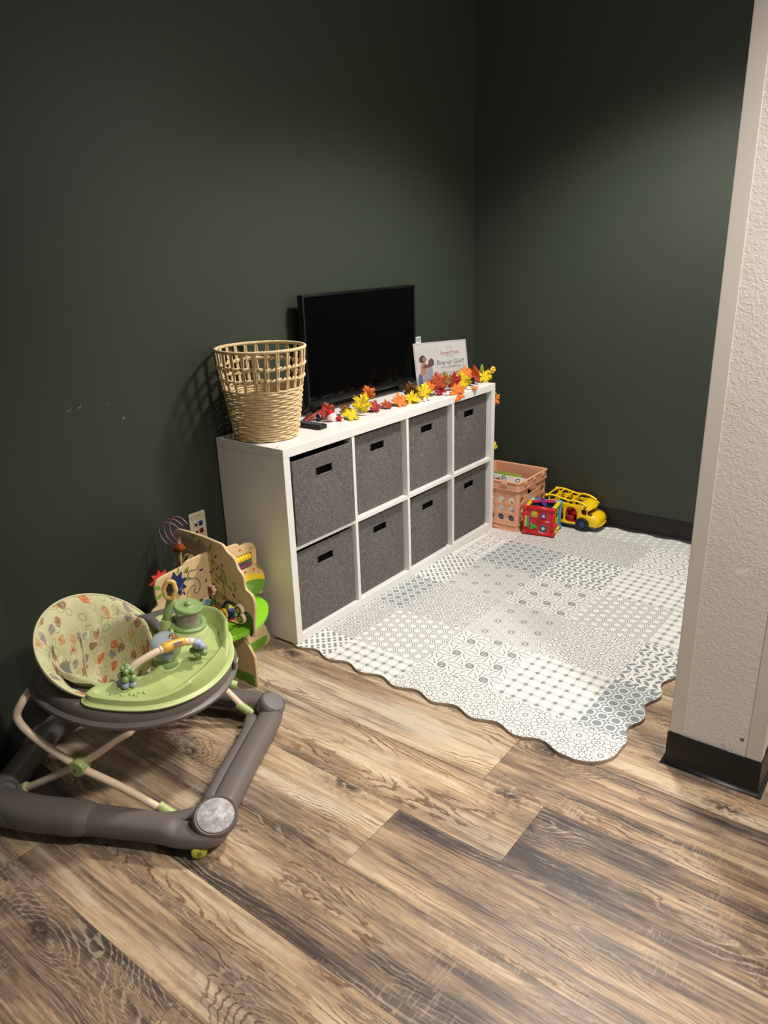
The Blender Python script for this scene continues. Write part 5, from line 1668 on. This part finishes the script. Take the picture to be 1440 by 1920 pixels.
# ================================================================ BABY WALKER
def m_seat_fabric():
    n = NT('printed_seat_fabric', 0.8, 0.25)
    u, v, _ = n.xyz(n.coord('UV'))
    p = n.vec(u, v)
    base = n.mix(n.noise(p, 9.0, 2.0).step(0.35, 0.65), srgb(188, 186, 144), srgb(200, 197, 157))
    # olive rings
    vo = n.voro(n.vec(u * 27.0, v * 27.0), 1.0, 'F1', 0.75, '2D')
    d = X(n.nt, vo.outputs['Distance']); cr = n.xyz(vo.outputs['Color'])
    d2 = d + (n.noise(p, 40.0, 2.0) - 0.5) * 0.05
    ring = band(d2, 0.29, 0.028) * cr[0].gt(0.30)
    base = n.mix(ring * 0.8, base, srgb(124, 124, 66))
    # soft printed motifs: brown, grey-blue, orange-red blobs of several tones
    vm = n.voro(n.vec(u * 20.0 + 3.3, v * 20.0 + 1.7), 1.0, 'F1', 0.85, '2D')
    dm = X(n.nt, vm.outputs['Distance']) + (n.noise(p, 60.0, 3.0) - 0.5) * 0.30
    cm = n.xyz(vm.outputs['Color'])
    blob = (1.0 - dm.step(0.24, 0.34)) * cm[1].gt(0.16)
    halo = (1.0 - dm.step(0.32, 0.46)) * cm[1].gt(0.16)
    tone = n.ramp(cm[0], [(0.0, srgb(122, 92, 76)), (0.28, srgb(140, 108, 84)), (0.30, srgb(132, 132, 140)), (0.55, srgb(120, 118, 130)), (0.57, srgb(196, 106, 52)), (0.80, srgb(190, 76, 44)), (0.82, srgb(166, 124, 92)), (1.0, srgb(206, 164, 104))])
    det = n.noise(p, 110.0, 2.0)
    tone = n.mix(det.step(0.5, 0.62) * 0.55, tone, srgb(206, 176, 130))
    tone = n.mix((1.0 - det.step(0.36, 0.44)) * 0.5, tone, srgb(90, 66, 58))
    base = n.mix(halo * 0.28, base, srgb(222, 190, 130))
    base = n.mix(blob * 0.88, base, tone)
    n.color(base)
    n.bump(n.noise(n.vec(u * 14.0, v * 5.0), 1.0, 3.0) + n.noise(p, 300.0, 2.0) * 0.15, 0.5, 0.012)
    return n.m

def build_walker():
    CX, CY, CZ = -0.7242, -0.0894, 0.33
    u = Vector((.878, .478, 0)).normalized(); v = Vector((-u.y, u.x, 0))
    w = (Vector((0, 0, 1)) - u * 0.0441 - v * 0.1728).normalized()
    U = (u - w * u.dot(w)).normalized(); V = w.cross(U)
    t = thing('baby_walker', 'grey and lime baby walker with a printed fabric seat and toy tray at lower left', 'baby walker', (CX, CY, 0))
    C = Vector((0, 0, CZ))
    def TR(a, b, h=0.0): return C + U * a + V * b + w * h                 # tray coordinates
    MT = Matrix(((U.x, V.x, w.x, 0), (U.y, V.y, w.y, 0), (U.z, V.z, w.z, CZ), (0, 0, 0, 1)))
    def G(x, y, z): return Vector((x - CX, y - CY, z))                    # room coordinates
    grey = paint('walker_taupe_grey', srgb(108, 101, 98), 0.42, 0.4, 0.03, 10, 0.06, 700)
    grey2 = paint('walker_pad_grey', srgb(122, 118, 118), 0.6, 0.3, 0.06, 40)
    padl = NT('worn_grip_pad', 0.7, 0.3); cc = padl.coord(); ff = padl.noise(cc, 60.0, 4.0, 0.65)
    padl.color(padl.ramp(ff, [(0.3, srgb(140, 138, 140)), (0.5, srgb(168, 166, 168)), (0.66, srgb(212, 210, 210))]))
    lime = paint('walker_lime', srgb(170, 184, 118), 0.38, 0.45, 0.03, 9); limeL = paint('walker_pale_lime', srgb(190, 202, 140), 0.38, 0.45, 0.03, 9)
    sage = paint('walker_sage', srgb(136, 162, 104), 0.38); cream = paint('walker_cream_tube', srgb(230, 208, 182), 0.32, 0.5, 0.02)
    lav = paint('walker_lavender', srgb(164, 172, 198), 0.4); amber = paint('walker_amber', srgb(222, 172, 62), 0.35); dark = paint('walker_dark', srgb(34, 32, 32), 0.7)
    seatm = m_seat_fabric()
    ol = paint('walker_olive_band', srgb(176, 160, 60), 0.4); bl = paint('walker_blue_band', srgb(120, 146, 160), 0.4)

    # ---- base: a heavy ring of moulded plastic
    cp = [(-.845, -.515), (-.775, -.475), (-.66, -.412), (-.53, -.345), (-.425, -.29), (-.385, -.235), (-.425, -.12), (-.49, .02), (-.555, .145), (-.615, .222), (-.70, .255), (-.82, .235), (-.94, .165), (-1.06, .085), (-1.125, .025), (-1.105, -.05), (-1.045, -.165), (-.985, -.28), (-.93, -.385), (-.888, -.475)]
    path = smooth_closed([(a, b, 0.0) for a, b in cp], 8)
    n_ = len(path)
    sect = []
    for k in range(20):
        a = 2 * PI * k / 20
        ca, sa = math.cos(a), math.sin(a)
        sect.append((math.copysign(abs(ca) ** 0.75, ca), math.copysign(abs(sa) ** 0.8, sa)))
    rad = []
    for i, q in enumerate(path):
        k = i / n_ * 20
        side = 0.036; hgt = 0.031
        # swelling towards the front left, waist on the front rail
        if 15 <= k <= 20: side = 0.038 - 0.005 * math.sin((k - 15) / 5 * PI) ; hgt = 0.031
        if 14.0 <= k <= 16.4: hgt = 0.034; side = 0.040
        if k < 1.0 or k > 18.6: hgt = 0.026
        rad.append((side, hgt))
    mb = MB()
    mb.tube([G(q.x, q.y, 0.020 + rad[i][1]) for i, q in enumerate(path)], rad, 20, closed=True, up=(0, 0, 1), prof=sect)
    base = mb.build('base_frame', grey, t, 60)
    # overlapping sleeve on the front rail
    sl = smooth_open([(a, b, 0) for a, b in ((-1.118, .02), (-1.09, -.075), (-1.045, -.165), (-1.005, -.24))], 6)
    mb = MB().tube([G(q.x, q.y, 0.058) for q in sl], [(0.046, 0.0395)] * 15 + [(0.046, 0.039), (0.045, 0.038), (0.042, 0.035), (0.036, 0.029)], 20, up=(0, 0, 1), prof=sect)
    mb.build('base_sleeve', grey, t, 60)
    # corner caps
    def cap(x, y, z, nx, ny, nz, r, ry, pad, nm='corner_cap'):
        nrm = Vector((nx, ny, nz)).normalized()
        xx = Vector((0, 0, 1)).cross(nrm).normalized(); yy = nrm.cross(xx)
        M = frame(G(x, y, z), xx, yy)
        S = Matrix.Diagonal((1, ry / r, 1, 1))
        o = MB().lathe([(0, -0.035), (r * 1.02, -0.035), (r * 1.12, -0.012), (r * 1.1, 0.002), (r * 1.02, 0.007), (r * 0.98, 0.005), (0, 0.005)], 36, M @ S).build(nm, grey, t, 50)
        MB().lathe([(0, 0.0052), (r * 0.90, 0.0052), (r * 0.90, 0.0072), (r * 0.84, 0.009), (0, 0.0095)], 36, M @ S).build('grip_pad', pad, o, 50)
    cap(-.832, -.516, 0.086, -.22, -.50, .84, 0.052, 0.047, padl.m)
    cap(-.393, -.272, 0.080, .30, -.36, .88, 0.046, 0.038, grey2)
    cap(-1.105, .02, 0.072, -.4, -.1, .9, 0.044, 0.04, grey2)
    cap(-.62, .222, 0.072, .3, .3, .9, 0.044, 0.04, grey2)
    # inner ledges of the front and right rails, slot in the back right rail
    for pts in (((-1.03, -.10), (-.985, -.20), (-.935, -.305), (-.885, -.395), (-.83, -.44)), ((-.79, -.43), (-.66, -.36), (-.53, -.295), (-.46, -.245))):
        MB().tube([G(q.x, q.y, 0.055) for q in smooth_open([(a, b, 0) for a, b in pts], 5)], (0.020, 0.013), 10, up=(0, 0, 1)).build('inner_ledge', grey, t, 180)
    MB().tube([G(q.x, q.y, 0.066) for q in smooth_open([(-.46, -.165, 0), (-.50, -.08, 0), (-.54, 0.02, 0)], 5)], (0.006, 0.010), 8, up=(0, 0, 1)).build('slot', dark, t)
    # casters
    for (x, y) in ((-.890, -.512), (-.405, -.245), (-.63, .205), (-1.10, .03)):
        d = Vector((-.55, -.83, 0)).normalized()
        c = G(x, y, 0.0205)
        o = MB().lathe([(0, -0.012), (0.014, -0.012), (0.0195, -0.008), (0.0205, 0), (0.0195, 0.008), (0.014, 0.012), (0, 0.012)], 24, frame(c, d.cross(Vector((0, 0, 1))), (0, 0, 1))).build('caster_wheel', paint('caster_lime', srgb(190, 198, 70), 0.4), t)
        MB().cyl(c + d * 0.0115, c + d * 0.0145, 0.005, seg=14).build('axle_cap', paint('axle_olive', srgb(120, 118, 60), 0.4), o)
        MB().cyl(c + Vector((0.004, 0.006, 0.014)), c + Vector((0.010, 0.014, 0.032)), 0.007, seg=12).build('caster_stem', sage, o)

    # ---- crossed cream tubes, each pair with a lime hub
    def tube_(pts, nm='leg_tube', r=0.0105): return MB().tube(smooth_open(pts, 8), r, 14).build(nm, cream, t, 180)
    tube_([G(-.872, -.368, .050), G(-.9207, -.255, .108), G(-.978, -.148, .168), G(-1.022, -.048, .238), G(-1.038, -.012, .292), G(-1.020, -.020, .335), G(-.985, -.005, .350)])
    tube_([G(-1.053, .030, .050), G(-.999, -.078, .118), G(-.952, -.178, .186), G(-.915, -.262, .258), G(-.895, -.300, .288), G(-.868, -.285, .300)])
    hn = Vector((-.915, -.403, 0))
    hub = G(-.9706, -.155, .163)
    MB().lathe([(0, -0.018), (0.021, -0.018), (0.0235, -0.014), (0.0235, 0.016), (0.021, 0.020), (0, 0.020)], 28, frame(hub, hn.cross(Vector((0, 0, 1))), (0, 0, 1))).build('hub', lime, t)
    MB().cyl(hub + hn * 0.0, hub + hn * -0.0215, 0.0045, seg=12).build('hub_screw', paint('screw_steel', srgb(110, 108, 100), 0.35), t)
    MB().cyl(hub + hn * 0.018, hub + hn * 0.0215, 0.0045, seg=12).build('hub_screw', paint('screw_steel', srgb(110, 108, 100), 0.35), t)
    far = [(-.448, -.175), (-.60, .175)]
    tube_([G(-.440, -.190, .055), G(-.462, -.135, .115), G(-.485, -.08, .175), G(-.505, -.03, .245), G(-.535, -.005, .30), G(-.585, 0.0, .335)])
    tube_([G(-.595, .165, .055), G(-.54, .06, .14), G(-.485, -.06, .22), G(-.47, -.12, .285), G(-.50, -.15, .325)])
    for (x, y, dx, dy) in ((-.872, -.368, .02, -.05), (-1.053, .030, -.02, .05), (-.440, -.190, .02, -.05), (-.595, .165, -.02, .05)):
        MB().tube([G(x - dx * .4, y - dy * .4, .068), G(x + dx * .3, y + dy * .3, .045), G(x + dx * .6, y + dy * .6, .036)], [0.0135, 0.0145, 0.0145], 14).build('tube_socket', lime, t)
    MB().tube([G(-.610, -.300, .285), G(-.588, -.330, .272), G(-.580, -.341, .268)], [0.0125, 0.0125, 0.012], 16).build('tube_socket', lime, t)

    # ---- tray ring: flange, rounded wall, flat top with the seat opening
    R = 0.281
    def ringpt(a, r, h):
        b_ = (math.degrees(a) + 180) % 360 - 180
        q_ = max(0.0, 1 - ((b_ - 64) / 66) ** 2)
        s_ = 1 - q_ * (0.27 - 0.27 * max(0.0, min(1.0, (R - r) / (R - 0.185))))
        return TR(r * s_ * math.cos(a), r * s_ * math.sin(a), h - 0.052 * q_)
    prof = [(R - 0.055, -0.014), (R - 0.012, -0.016), (R - 0.002, -0.010), (R + 0.003, -0.003), (R + 0.002, 0.004), (R - 0.005, 0.007), (R - 0.011, 0.008), (R - 0.011, 0.024), (R - 0.014, 0.034), (R - 0.022, 0.041), (R - 0.036, 0.044), (R - 0.060, 0.043), (R - 0.085, 0.041), (0.182, 0.036), (0.176, 0.026), (0.174, 0.0), (0.176, -0.014)]
    mb = MB()
    rows = []
    N = 96
    for (r, h) in prof:
        rows.append([ringpt(2 * PI * k / N, r, h) for k in range(N)])
    rows.append(rows[0])
    vr = mb.grid(rows[:-1], closed_u=True)
    for k in range(N):
        k2 = (k + 1) % N
        mb.bm.faces.new((vr[-1][k], vr[-1][k2], vr[0][k2], vr[0][k]))
    mb.build('tray_ring', grey, t, 50)
    # latch and oval badge on the rim
    for (a, nm) in ((math.radians(-76), 'latch'),):
        p = ringpt(a, R - 0.004, 0.020)
        q = (ringpt(a + .05, R, .02) - ringpt(a - .05, R, .02)).normalized()
        M = frame(p, q, w)
        o = plate(nm, [rrect(0, 0, 0.042, 0.022, 0.004)], 0.008, grey, t, M, 0.002)
        plate('latch_tab', [rrect(0.0, 0.006, 0.022, 0.007, 0.002)], 0.006, lime, o, M @ Matrix.Translation((0, 0, 0.004 if (M.col[2].to_3d().dot(p - C) > 0) else -0.004)), 0.001)
    a = math.radians(-28)
    p = ringpt(a, R - 0.010, 0.030)
    rd = (ringpt(a, R, 0) - C).normalized()
    q = w.cross(rd).normalized()
    M = frame(p + rd * 0.001 + w * 0.001, q, (w * 0.8 - rd * 0.6))
    M2 = frame(p + (rd * 0.8 + w * 0.6) * 0.0028, q, (w * 0.8 - rd * 0.6).normalized())
    bd = plate('badge', [circle(0, 0, 0.013, 24, 0.0062)], 0.0012, paint('badge_white', srgb(226, 224, 222), 0.4), t, M2)

    # ---- lime toy tray
    out = [(-.262, .004), (-.236, .026), (-.198, .016), (-.165, -.022), (-.130, -.066), (-.088, -.088), (-.030, -.090), (.030, -.066), (.068, -.026), (.098, .008), (.132, .020), (.172, .000), (.200, -.060), (.208, -.120), (.196, -.178), (.152, -.222), (.118, -.238), (.064, -.262), (.0, -.270), (-.070, -.262), (-.130, -.240), (-.190, -.198), (-.232, -.142), (-.256, -.070)]
    o2 = [(q.x, q.y) for q in smooth_closed([(a_, b_, 0) for a_, b_ in out], 6)]
    cxy = Vector((-.03, -.15))
    def inset(pts, d):
        res = []
        m = len(pts)
        for i in range(m):
            p0 = Vector(pts[i - 3]); p1 = Vector(pts[(i + 3) % m])
            tg = (p1 - p0).normalized()
            nn = Vector((-tg.y, tg.x))       # outline runs so that the inside lies on one side
            res.append(Vector(pts[i]) + nn * d * SGN)
        return res
    area = sum(o2[i - 1][0] * o2[i][1] - o2[i][0] * o2[i - 1][1] for i in range(len(o2)))
    SGN = 1 if area > 0 else -1
    def angle_of(p): return math.degrees(math.atan2(p[1] + .06, p[0] + .03))
    def wallh(p):
        """height of the moulded edge round the tray"""
        a_ = angle_of(p)
        # a ridge climbs along the front to a sharp end, a gap, then the rounded wall of the right lobe
        def sst(x):
            x = max(0.0, min(1.0, x)); return x * x * (3 - 2 * x)
        if -165 < a_ < -80: return 0.014 + 0.046 * sst((a_ + 160) / 74)
        if -80 <= a_ < -68: return 0.012
        if -68 <= a_ < 4: return 0.014 + 0.046 * math.sin(PI * max(0.0, min(1.0, (a_ + 69) / 74))) ** 0.6
        return 0.014
    mb = MB()
    H0 = 0.0425
    ins = {d: inset(o2, d) for d in (0.0, 0.004, 0.009, 0.0125, 0.020, 0.026, 0.038)}
    rows = []
    rows.append([TR(p[0], p[1], H0) for p in o2])
    rows.append([TR(p[0], p[1], H0 + 0.006) for p in o2])
    rows.append([TR(p.x, p.y, H0 + 0.009) for p in ins[0.004]])
    rows.append([TR(p.x, p.y, H0 + 0.0095) for p in ins[0.009]])
    rows.append([TR(p.x, p.y, H0 + 0.010 + wallh(p) * 0.86) for p in ins[0.0125]])
    rows.append([TR(p.x, p.y, H0 + 0.010 + wallh(p)) for p in ins[0.020]])
    rows.append([TR(p.x, p.y, H0 + 0.010 + wallh(p) * 0.93) for p in ins[0.026]])
    rows.append([TR(p.x, p.y, H0 + 0.014 + wallh(p) * 0.12) for p in ins[0.038]])
    vr = mb.grid(rows, closed_u=True)
    # floor of the tray
    f = mb.bm.faces.new(vr[-1])
    bmesh.ops.triangulate(mb.bm, faces=[f])
    tray = mb.build('toy_tray', lime, t, 50)
    mb = MB()
    mb.tube([TR(p.x, p.y, H0 + 0.003) for p in ins[0.0][::2]], (0.0035, 0.0035), 8, closed=True, up=w)
    mb.build('tray_edge', limeL, t, 180)
    def LT(prof, a, b, h, nm, m, par=None, seg=32, tilt=None, smooth=50):
        M = MT @ Matrix.Translation((a, b, h))
        if tilt is not None: M = M @ tilt
        return MB().lathe(prof, seg, M).build(nm, m, par or t, smooth)
    # bumps under the little flower at the left end
    mb = MB()
    rnd = random.Random(4)
    for _ in range(26):
        mb.sphere(TR(-.205 + rnd.uniform(-.026, .026), -.075 + rnd.uniform(-.045, .04), H0 + 0.0165), 0.0045, 10, 6, (1, 1, .6))
    mb.build('nubs', lime, tray, 180)
    # ---- dome with the clear spinner jar
    JA, JB = 0.098, -0.110
    LT([(0.060, -0.02), (0.062, 0.0), (0.0605, 0.018), (0.056, 0.032), (0.050, 0.040), (0, 0.042)], JA, JB, H0 + 0.012, 'jar_base', limeL)
    LT([(0.064, 0), (0.066, 0.004), (0.064, 0.008), (0.058, 0.009)], JA, JB, H0 + 0.006, 'jar_band', ol)
    LT([(0.034, 0.0), (0.051, 0.0), (0.054, 0.004), (0.053, 0.009), (0.047, 0.012), (0.040, 0.011), (0.036, 0.006)], JA, JB, H0 + 0.049, 'jar_collar', sage)
    glass = NT('clear_plastic', 0.18, 0.5); glass.color((0.80, 0.82, 0.78)); glass.b.inputs['Transmission Weight'].default_value = 0.82; glass.b.inputs['IOR'].default_value = 1.12
    jar = LT([(0.0355, 0.0), (0.0358, 0.050), (0.0340, 0.050), (0.0337, 0.0)], JA, JB, H0 + 0.055, 'jar_wall', glass.m)
    LT([(0, 0.0), (0.039, 0.0), (0.0415, 0.003), (0.0415, 0.0075), (0.038, 0.0105), (0.033, 0.009), (0.012, 0.010), (0.010, 0.012), (0.0095, 0.017), (0.006, 0.0205), (0, 0.021)], JA, JB, H0 + 0.104, 'jar_lid', sage)
    MB().sphere(TR(JA + .004, JB - .006, H0 + 0.072), 0.0165, 16, 10, (1.2, 1.1, .8)).build('jar_ball', paint('jar_red', srgb(196, 66, 48), 0.4), t, 180)
    MB().sphere(TR(JA - .012, JB + .006, H0 + 0.070), 0.0125, 14, 9).build('jar_ball', paint('jar_orange', srgb(214, 128, 60), 0.4), t, 180)
    LT([(0, 0), (0.010, 0), (0.010, 0.002), (0, 0.002)], .165, -.17, H0 + 0.016, 'sticker', bl)
    # ---- flower mirror on a bent stalk
    MB().tube(smooth_open([TR(.062, -.060, H0 + .03), TR(.066, -.062, H0 + .09), TR(.074, -.066, H0 + .135), TR(.080, -.072, H0 + .165), TR(.070, -.074, H0 + .178)], 6), [0.012] * 8 + [0.0105] * 9 + [0.008] * 8, 14).build('mirror_stalk', sage, t, 180)
    LT([(0, 0), (0.0165, 0), (0.0165, .03), (0.0135, .055), (0, .056)], .062, -.060, H0 + .02, 'stalk_base', limeL)
    mc = TR(.060, -.070, H0 + .176)
    nrm = (Vector((-.62, -.62, .10)) - U * 0.55).normalized()
    xx = w.cross(nrm).normalized(); yy = nrm.cross(xx)
    M = frame(mc, xx, yy)
    fl = [((0.0155 * (1 + 0.05 * math.cos(6 * a_))) * math.cos(a_), (0.0255 * (1 + 0.05 * math.cos(6 * a_))) * math.sin(a_)) for a_ in [2 * PI * k / 60 for k in range(60)]]
    MB().tube([M @ Vector((x_, y_, 0.0)) for x_, y_ in fl], 0.0066, 12, closed=True).build('mirror_frame', paint('walker_honey', srgb(222, 184, 108), 0.35), t, 180)
    mir = NT('toy_mirror', 0.06, 0.5); mir.color(srgb(120, 128, 124)); mir.b.inputs['Metallic'].default_value = 1.0
    plate('mirror', [circle(0, 0, 0.0135, 32, 0.0235)], 0.004, mir.m, t, M)
    # ---- clear globe on its cup
    GA, GB = -.058, -.112
    LT([(0.036, 0.0), (0.040, 0.003), (0.040, 0.007), (0.036, 0.009), (0.032, 0.007), (0.031, 0.004)], GA, GB, H0 + 0.014, 'globe_seat', limeL)
    LT([(0.029, 0.0), (0.031, 0.012), (0.029, 0.022), (0.022, 0.030), (0, 0.034)], GA, GB, H0 + 0.012, 'globe_cup', sage)
    gl = NT('clear_globe', 0.06, 0.5); gl.color((0.94, 0.97, 0.99)); gl.b.inputs['Transmission Weight'].default_value = 1.0; gl.b.inputs['IOR'].default_value = 1.35
    gc = TR(GA, GB, H0 + 0.074)
    MB().sphere(gc, 0.042, 36, 24).build('globe', gl.m, t, 180)
    MB().sphere(gc + w * 0.006, 0.034, 24, 14, (1, 1, .45)).build('globe_cloud', paint('globe_pale_blue', srgb(196, 206, 210), 0.35), t, 180)
    MB().sphere(gc + U * 0.012 - V * 0.014 + w * 0.02, 0.011, 14, 10, (1, 1, 1.2)).build('globe_figure', paint('globe_tan', srgb(206, 152, 84), 0.4), t, 180)
    MB().sphere(gc - U * 0.012 - V * 0.01 - w * 0.012, 0.013, 14, 10).build('globe_figure', lav, t, 180)
    # ---- steering bar between two flower knobs
    L_, R_ = (-.172, -.062), (-.022, -.188)
    hb = H0 + 0.062
    bar = smooth_open([TR(L_[0], L_[1], hb - .012), TR(-.160, -.075, hb + .012), TR(-.125, -.110, hb + .034), TR(-.090, -.140, hb + .042), TR(-.060, -.160, hb + .040), TR(-.038, -.176, hb + .030), TR(R_[0], R_[1], hb + .018)], 6)
    nb_ = len(bar)
    MB().tube(bar, 0.0095, 14).build('bar', cream, t, 180)
    mid = bar[nb_ * 42 // 100:nb_ * 72 // 100]
    MB().tube(mid, [0.0115] + [0.0145 - 0.003 * math.sin(PI * k / (len(mid) - 1)) for k in range(len(mid) - 2)] + [0.0115], 16).build('bar_grip', amber, t, 60)
    for k in (nb_ * 40 // 100, nb_ * 74 // 100):
        MB().tube([bar[k], bar[k] + (bar[k + 1] - bar[k]).normalized() * 0.006], 0.0115, 14).build('bar_collar', cream, t)
    gp = mid[len(mid) // 2]
    sd = (mid[-1] - mid[0]).normalized()
    nf = (-V * 0.8 - U * 0.45 + w * 0.45); nf = (nf - sd * nf.dot(sd)).normalized()
    plate('grip_print', [circle(0, 0, 0.017, 20, 0.006)], 0.0008, paint('grip_brown', srgb(132, 108, 96), 0.5), t, frame(gp + nf * 0.0118, sd, nf.cross(sd)))
    def flower(c, m, r=0.0175, nm='flower_knob', ax=None):
        axx = (ax or w).normalized()
        x_ = axx.orthogonal().normalized(); y_ = axx.cross(x_)
        mb_ = MB().sphere(c, r * 0.78, 16, 10)
        for k in range(5):
            q_ = 2 * PI * k / 5 + 0.4
            mb_.sphere(c + (x_ * math.cos(q_) + y_ * math.sin(q_)) * r * 0.85, r * 0.50, 12, 8)
        return mb_.build(nm, m, t, 180)
    flower(TR(L_[0], L_[1], hb - .016), sage, .0195)
    flower(TR(L_[0], L_[1], hb + .004), sage, .0150)
    flower(TR(L_[0], L_[1], hb - .036), lav, .0185)
    MB().cyl(TR(L_[0], L_[1], H0 + .010), TR(L_[0], L_[1], hb - .036), 0.008, seg=14).build('knob_post', sage, t)
    flower(TR(R_[0], R_[1], hb + .016), lav, .0195, ax=(w * .5 + U * .4 - V * .2))
    flower(TR(R_[0] + .012, R_[1], hb - .014), sage, .0195)
    MB().cyl(TR(R_[0] + .012, R_[1], H0 + .010), TR(R_[0] + .006, R_[1], hb + .0), 0.008, seg=14).build('knob_post', sage, t)

    # ---- fabric seat: tall curved back and a sling
    def uvgrid(mb, rows, uvs, closed=False):
        uvl = mb.bm.loops.layers.uv.verify()
        vr_ = [[mb.bm.verts.new(p_) for p_ in r_] for r_ in rows]
        for i in range(len(vr_) - 1):
            for k in range(len(vr_[0]) - 1):
                f_ = mb.bm.faces.new((vr_[i][k], vr_[i][k + 1], vr_[i + 1][k + 1], vr_[i + 1][k]))
                for l, (ii, kk) in zip(f_.loops, ((i, k), (i, k + 1), (i + 1, k + 1), (i + 1, k))):
                    l[uvl].uv = uvs[ii][kk]
        return vr_
    NP = 72
    phs = [math.radians(-116 + 232 * k / NP) for k in range(NP + 1)]
    cU, cV, Ru, Rv = -.0531, .0732, .2018, .1534
    def hrim(a_):
        q_ = max(0.0, math.cos(a_ * 90 / 116))
        return 0.046 + 0.108 * q_ ** 1.25
    def seatpt(a_, k, h):
        """k scales the plan radius"""
        return TR(cU + Ru * k * math.sin(a_), cV - .055 * (1 - k) * 2 + Rv * k * math.cos(a_), h)
    wr = random.Random(8)
    ruff = [wr.uniform(-1, 1) for _ in range(NP + 1)]
    rows, uvs = [], []
    # outside bottom -> outside -> over the rim -> inside -> seat joint
    levels = [(0.80, -0.02, 0), (0.87, 0.25, 0), (0.95, 0.60, 0), (1.0, 0.88, 0), (1.005, 0.97, 0), (0.985, 1.02, 0), (0.955, 0.985, 0), (0.91, 0.85, 0), (0.86, 0.60, 1), (0.815, 0.32, 1), (0.785, 0.06, 1), (0.765, -0.12, 1)]
    for li, (k, hf, rf) in enumerate(levels):
        r_, uv_ = [], []
        for pi_, a_ in enumerate(phs):
            e_ = abs(a_) / math.radians(116)
            kk = k + (0.06 * e_ ** 3 if k < 0.9 else 0)
            h = 0.042 + (hrim(a_) - 0.042) * hf if hf >= 0 else 0.042 + hf * 0.25
            wr_ = 0.0022 * (ruff[pi_] * 0.4 + math.sin(a_ * 9 + li * 0.5) * 0.8 + math.sin(a_ * 17 + 1)) * rf
            p_ = seatpt(a_, kk + wr_ / .18, h)
            r_.append(p_)
            pv_ = (uvs[-1][pi_][1] + (p_ - rows[-1][pi_]).length) if rows else 0.0
            uv_.append((a_ * 0.185, pv_))
        rows.append(r_); uvs.append(uv_)
    mb = MB()
    uvgrid(mb, rows, uvs)
    mb.build('seat_back', seatm, t, 180)
    # piping over the top edge
    MB().tube([seatpt(a_, 0.99, 0.042 + (hrim(a_) - 0.042) * 1.015 + 0.001) for a_ in phs], 0.0032, 8).build('piping', paint('walker_piping', srgb(200, 196, 156), 0.7), t, 180)
    # sling seat: inner bucket, side pads and floor
    rows, uvs = [], []
    NB = 60
    for li, (k, h) in enumerate(((0.80, 0.046), (0.775, 0.062), (0.745, 0.060), (0.715, 0.040), (0.68, 0.0), (0.64, -0.045), (0.56, -0.085), (0.40, -0.105), (0.2, -0.11), (0.02, -0.11))):
        r_, uv_ = [], []
        for j in range(NB + 1):
            a_ = 2 * PI * j / NB
            # flatter at the front, where the tray edge is
            ca, sa = math.cos(a_), math.sin(a_)
            rv = 0.150 if ca > 0 else 0.158
            back = max(0, ca)
            lift = (0.020 * abs(sa) ** 2 - 0.018 * back ** 2) if li < 4 else 0.0
            if ca < -0.35 and li < 4: lift -= 0.040 * min(1, (-ca - .35) / .4)
            r_.append(TR(cU + 0.200 * k * sa, 0.060 + rv * k * ca, h + lift + 0.0016 * math.sin(a_ * 13 + li)))
            pv_ = (uvs[-1][j][1] + (r_[-1] - rows[-1][j]).length) if rows else 0.0
            uv_.append((a_ * 0.14 + 3.0, pv_))
        rows.append(r_); uvs.append(uv_)
    mb = MB(); uvgrid(mb, rows, uvs)
    mb.build('sling_seat', seatm, t, 180)
    # seams of the sling
    for (a0, a1) in ((-.55, -.62), (.35, .30)):
        pts = [TR(cU + 0.198 * k * math.sin(a0), 0.060 + 0.149 * k * math.cos(a0), h) for (k, h) in ((0.745, 0.050), (0.715, 0.036), (0.68, 0.0), (0.64, -0.045), (0.56, -0.083))]
        MB().tube(smooth_open(pts, 4), 0.0022, 6).build('seam', paint('walker_piping', srgb(200, 196, 156), 0.7), t, 180)
    # little printed word with a ring on the inside of the back
    for (a_, s_, hf) in ((-.72, 'Disney', 0.66), ):
        p_ = seatpt(a_, 0.852, 0.042 + (hrim(a_) - 0.042) * hf)
        q0 = seatpt(a_ - .03, 0.852, 0.042 + (hrim(a_) - 0.042) * hf); q1 = seatpt(a_ + .03, 0.852, 0.042 + (hrim(a_) - 0.042) * hf)
        x_ = (q1 - q0).normalized()
        up_ = (seatpt(a_, 0.90, 0.042 + (hrim(a_) - 0.042) * (hf + .2)) - p_).normalized()
        M = frame(p_, x_, up_)
        ctr = TR(cU, cV, .1)
        if M.col[2].to_3d().dot(ctr - p_) < 0: M = frame(p_, -x_, up_)
        M = M @ Matrix.Translation((0.006, 0, 0.0085))
        wi = paint('seat_print_ink', srgb(70, 76, 60), 0.7)
        text('printed_word', s_, 0.015, wi, t, M)
        plate('printed_ring', [circle(-0.032, -0.004, 0.0095, 24), circle(-0.032, -0.004, 0.0085, 24)], 0.0006, wi, t, M)
    # grey padded strap at the right inner end
    MB().tube(smooth_open([TR(.105, .060, .060), TR(.118, .030, .070), TR(.108, -.004, .066), TR(.088, -.030, .058)], 5), [(0.016, 0.009)] * 16, 10).build('side_pad', grey, t, 180)
build_walker()
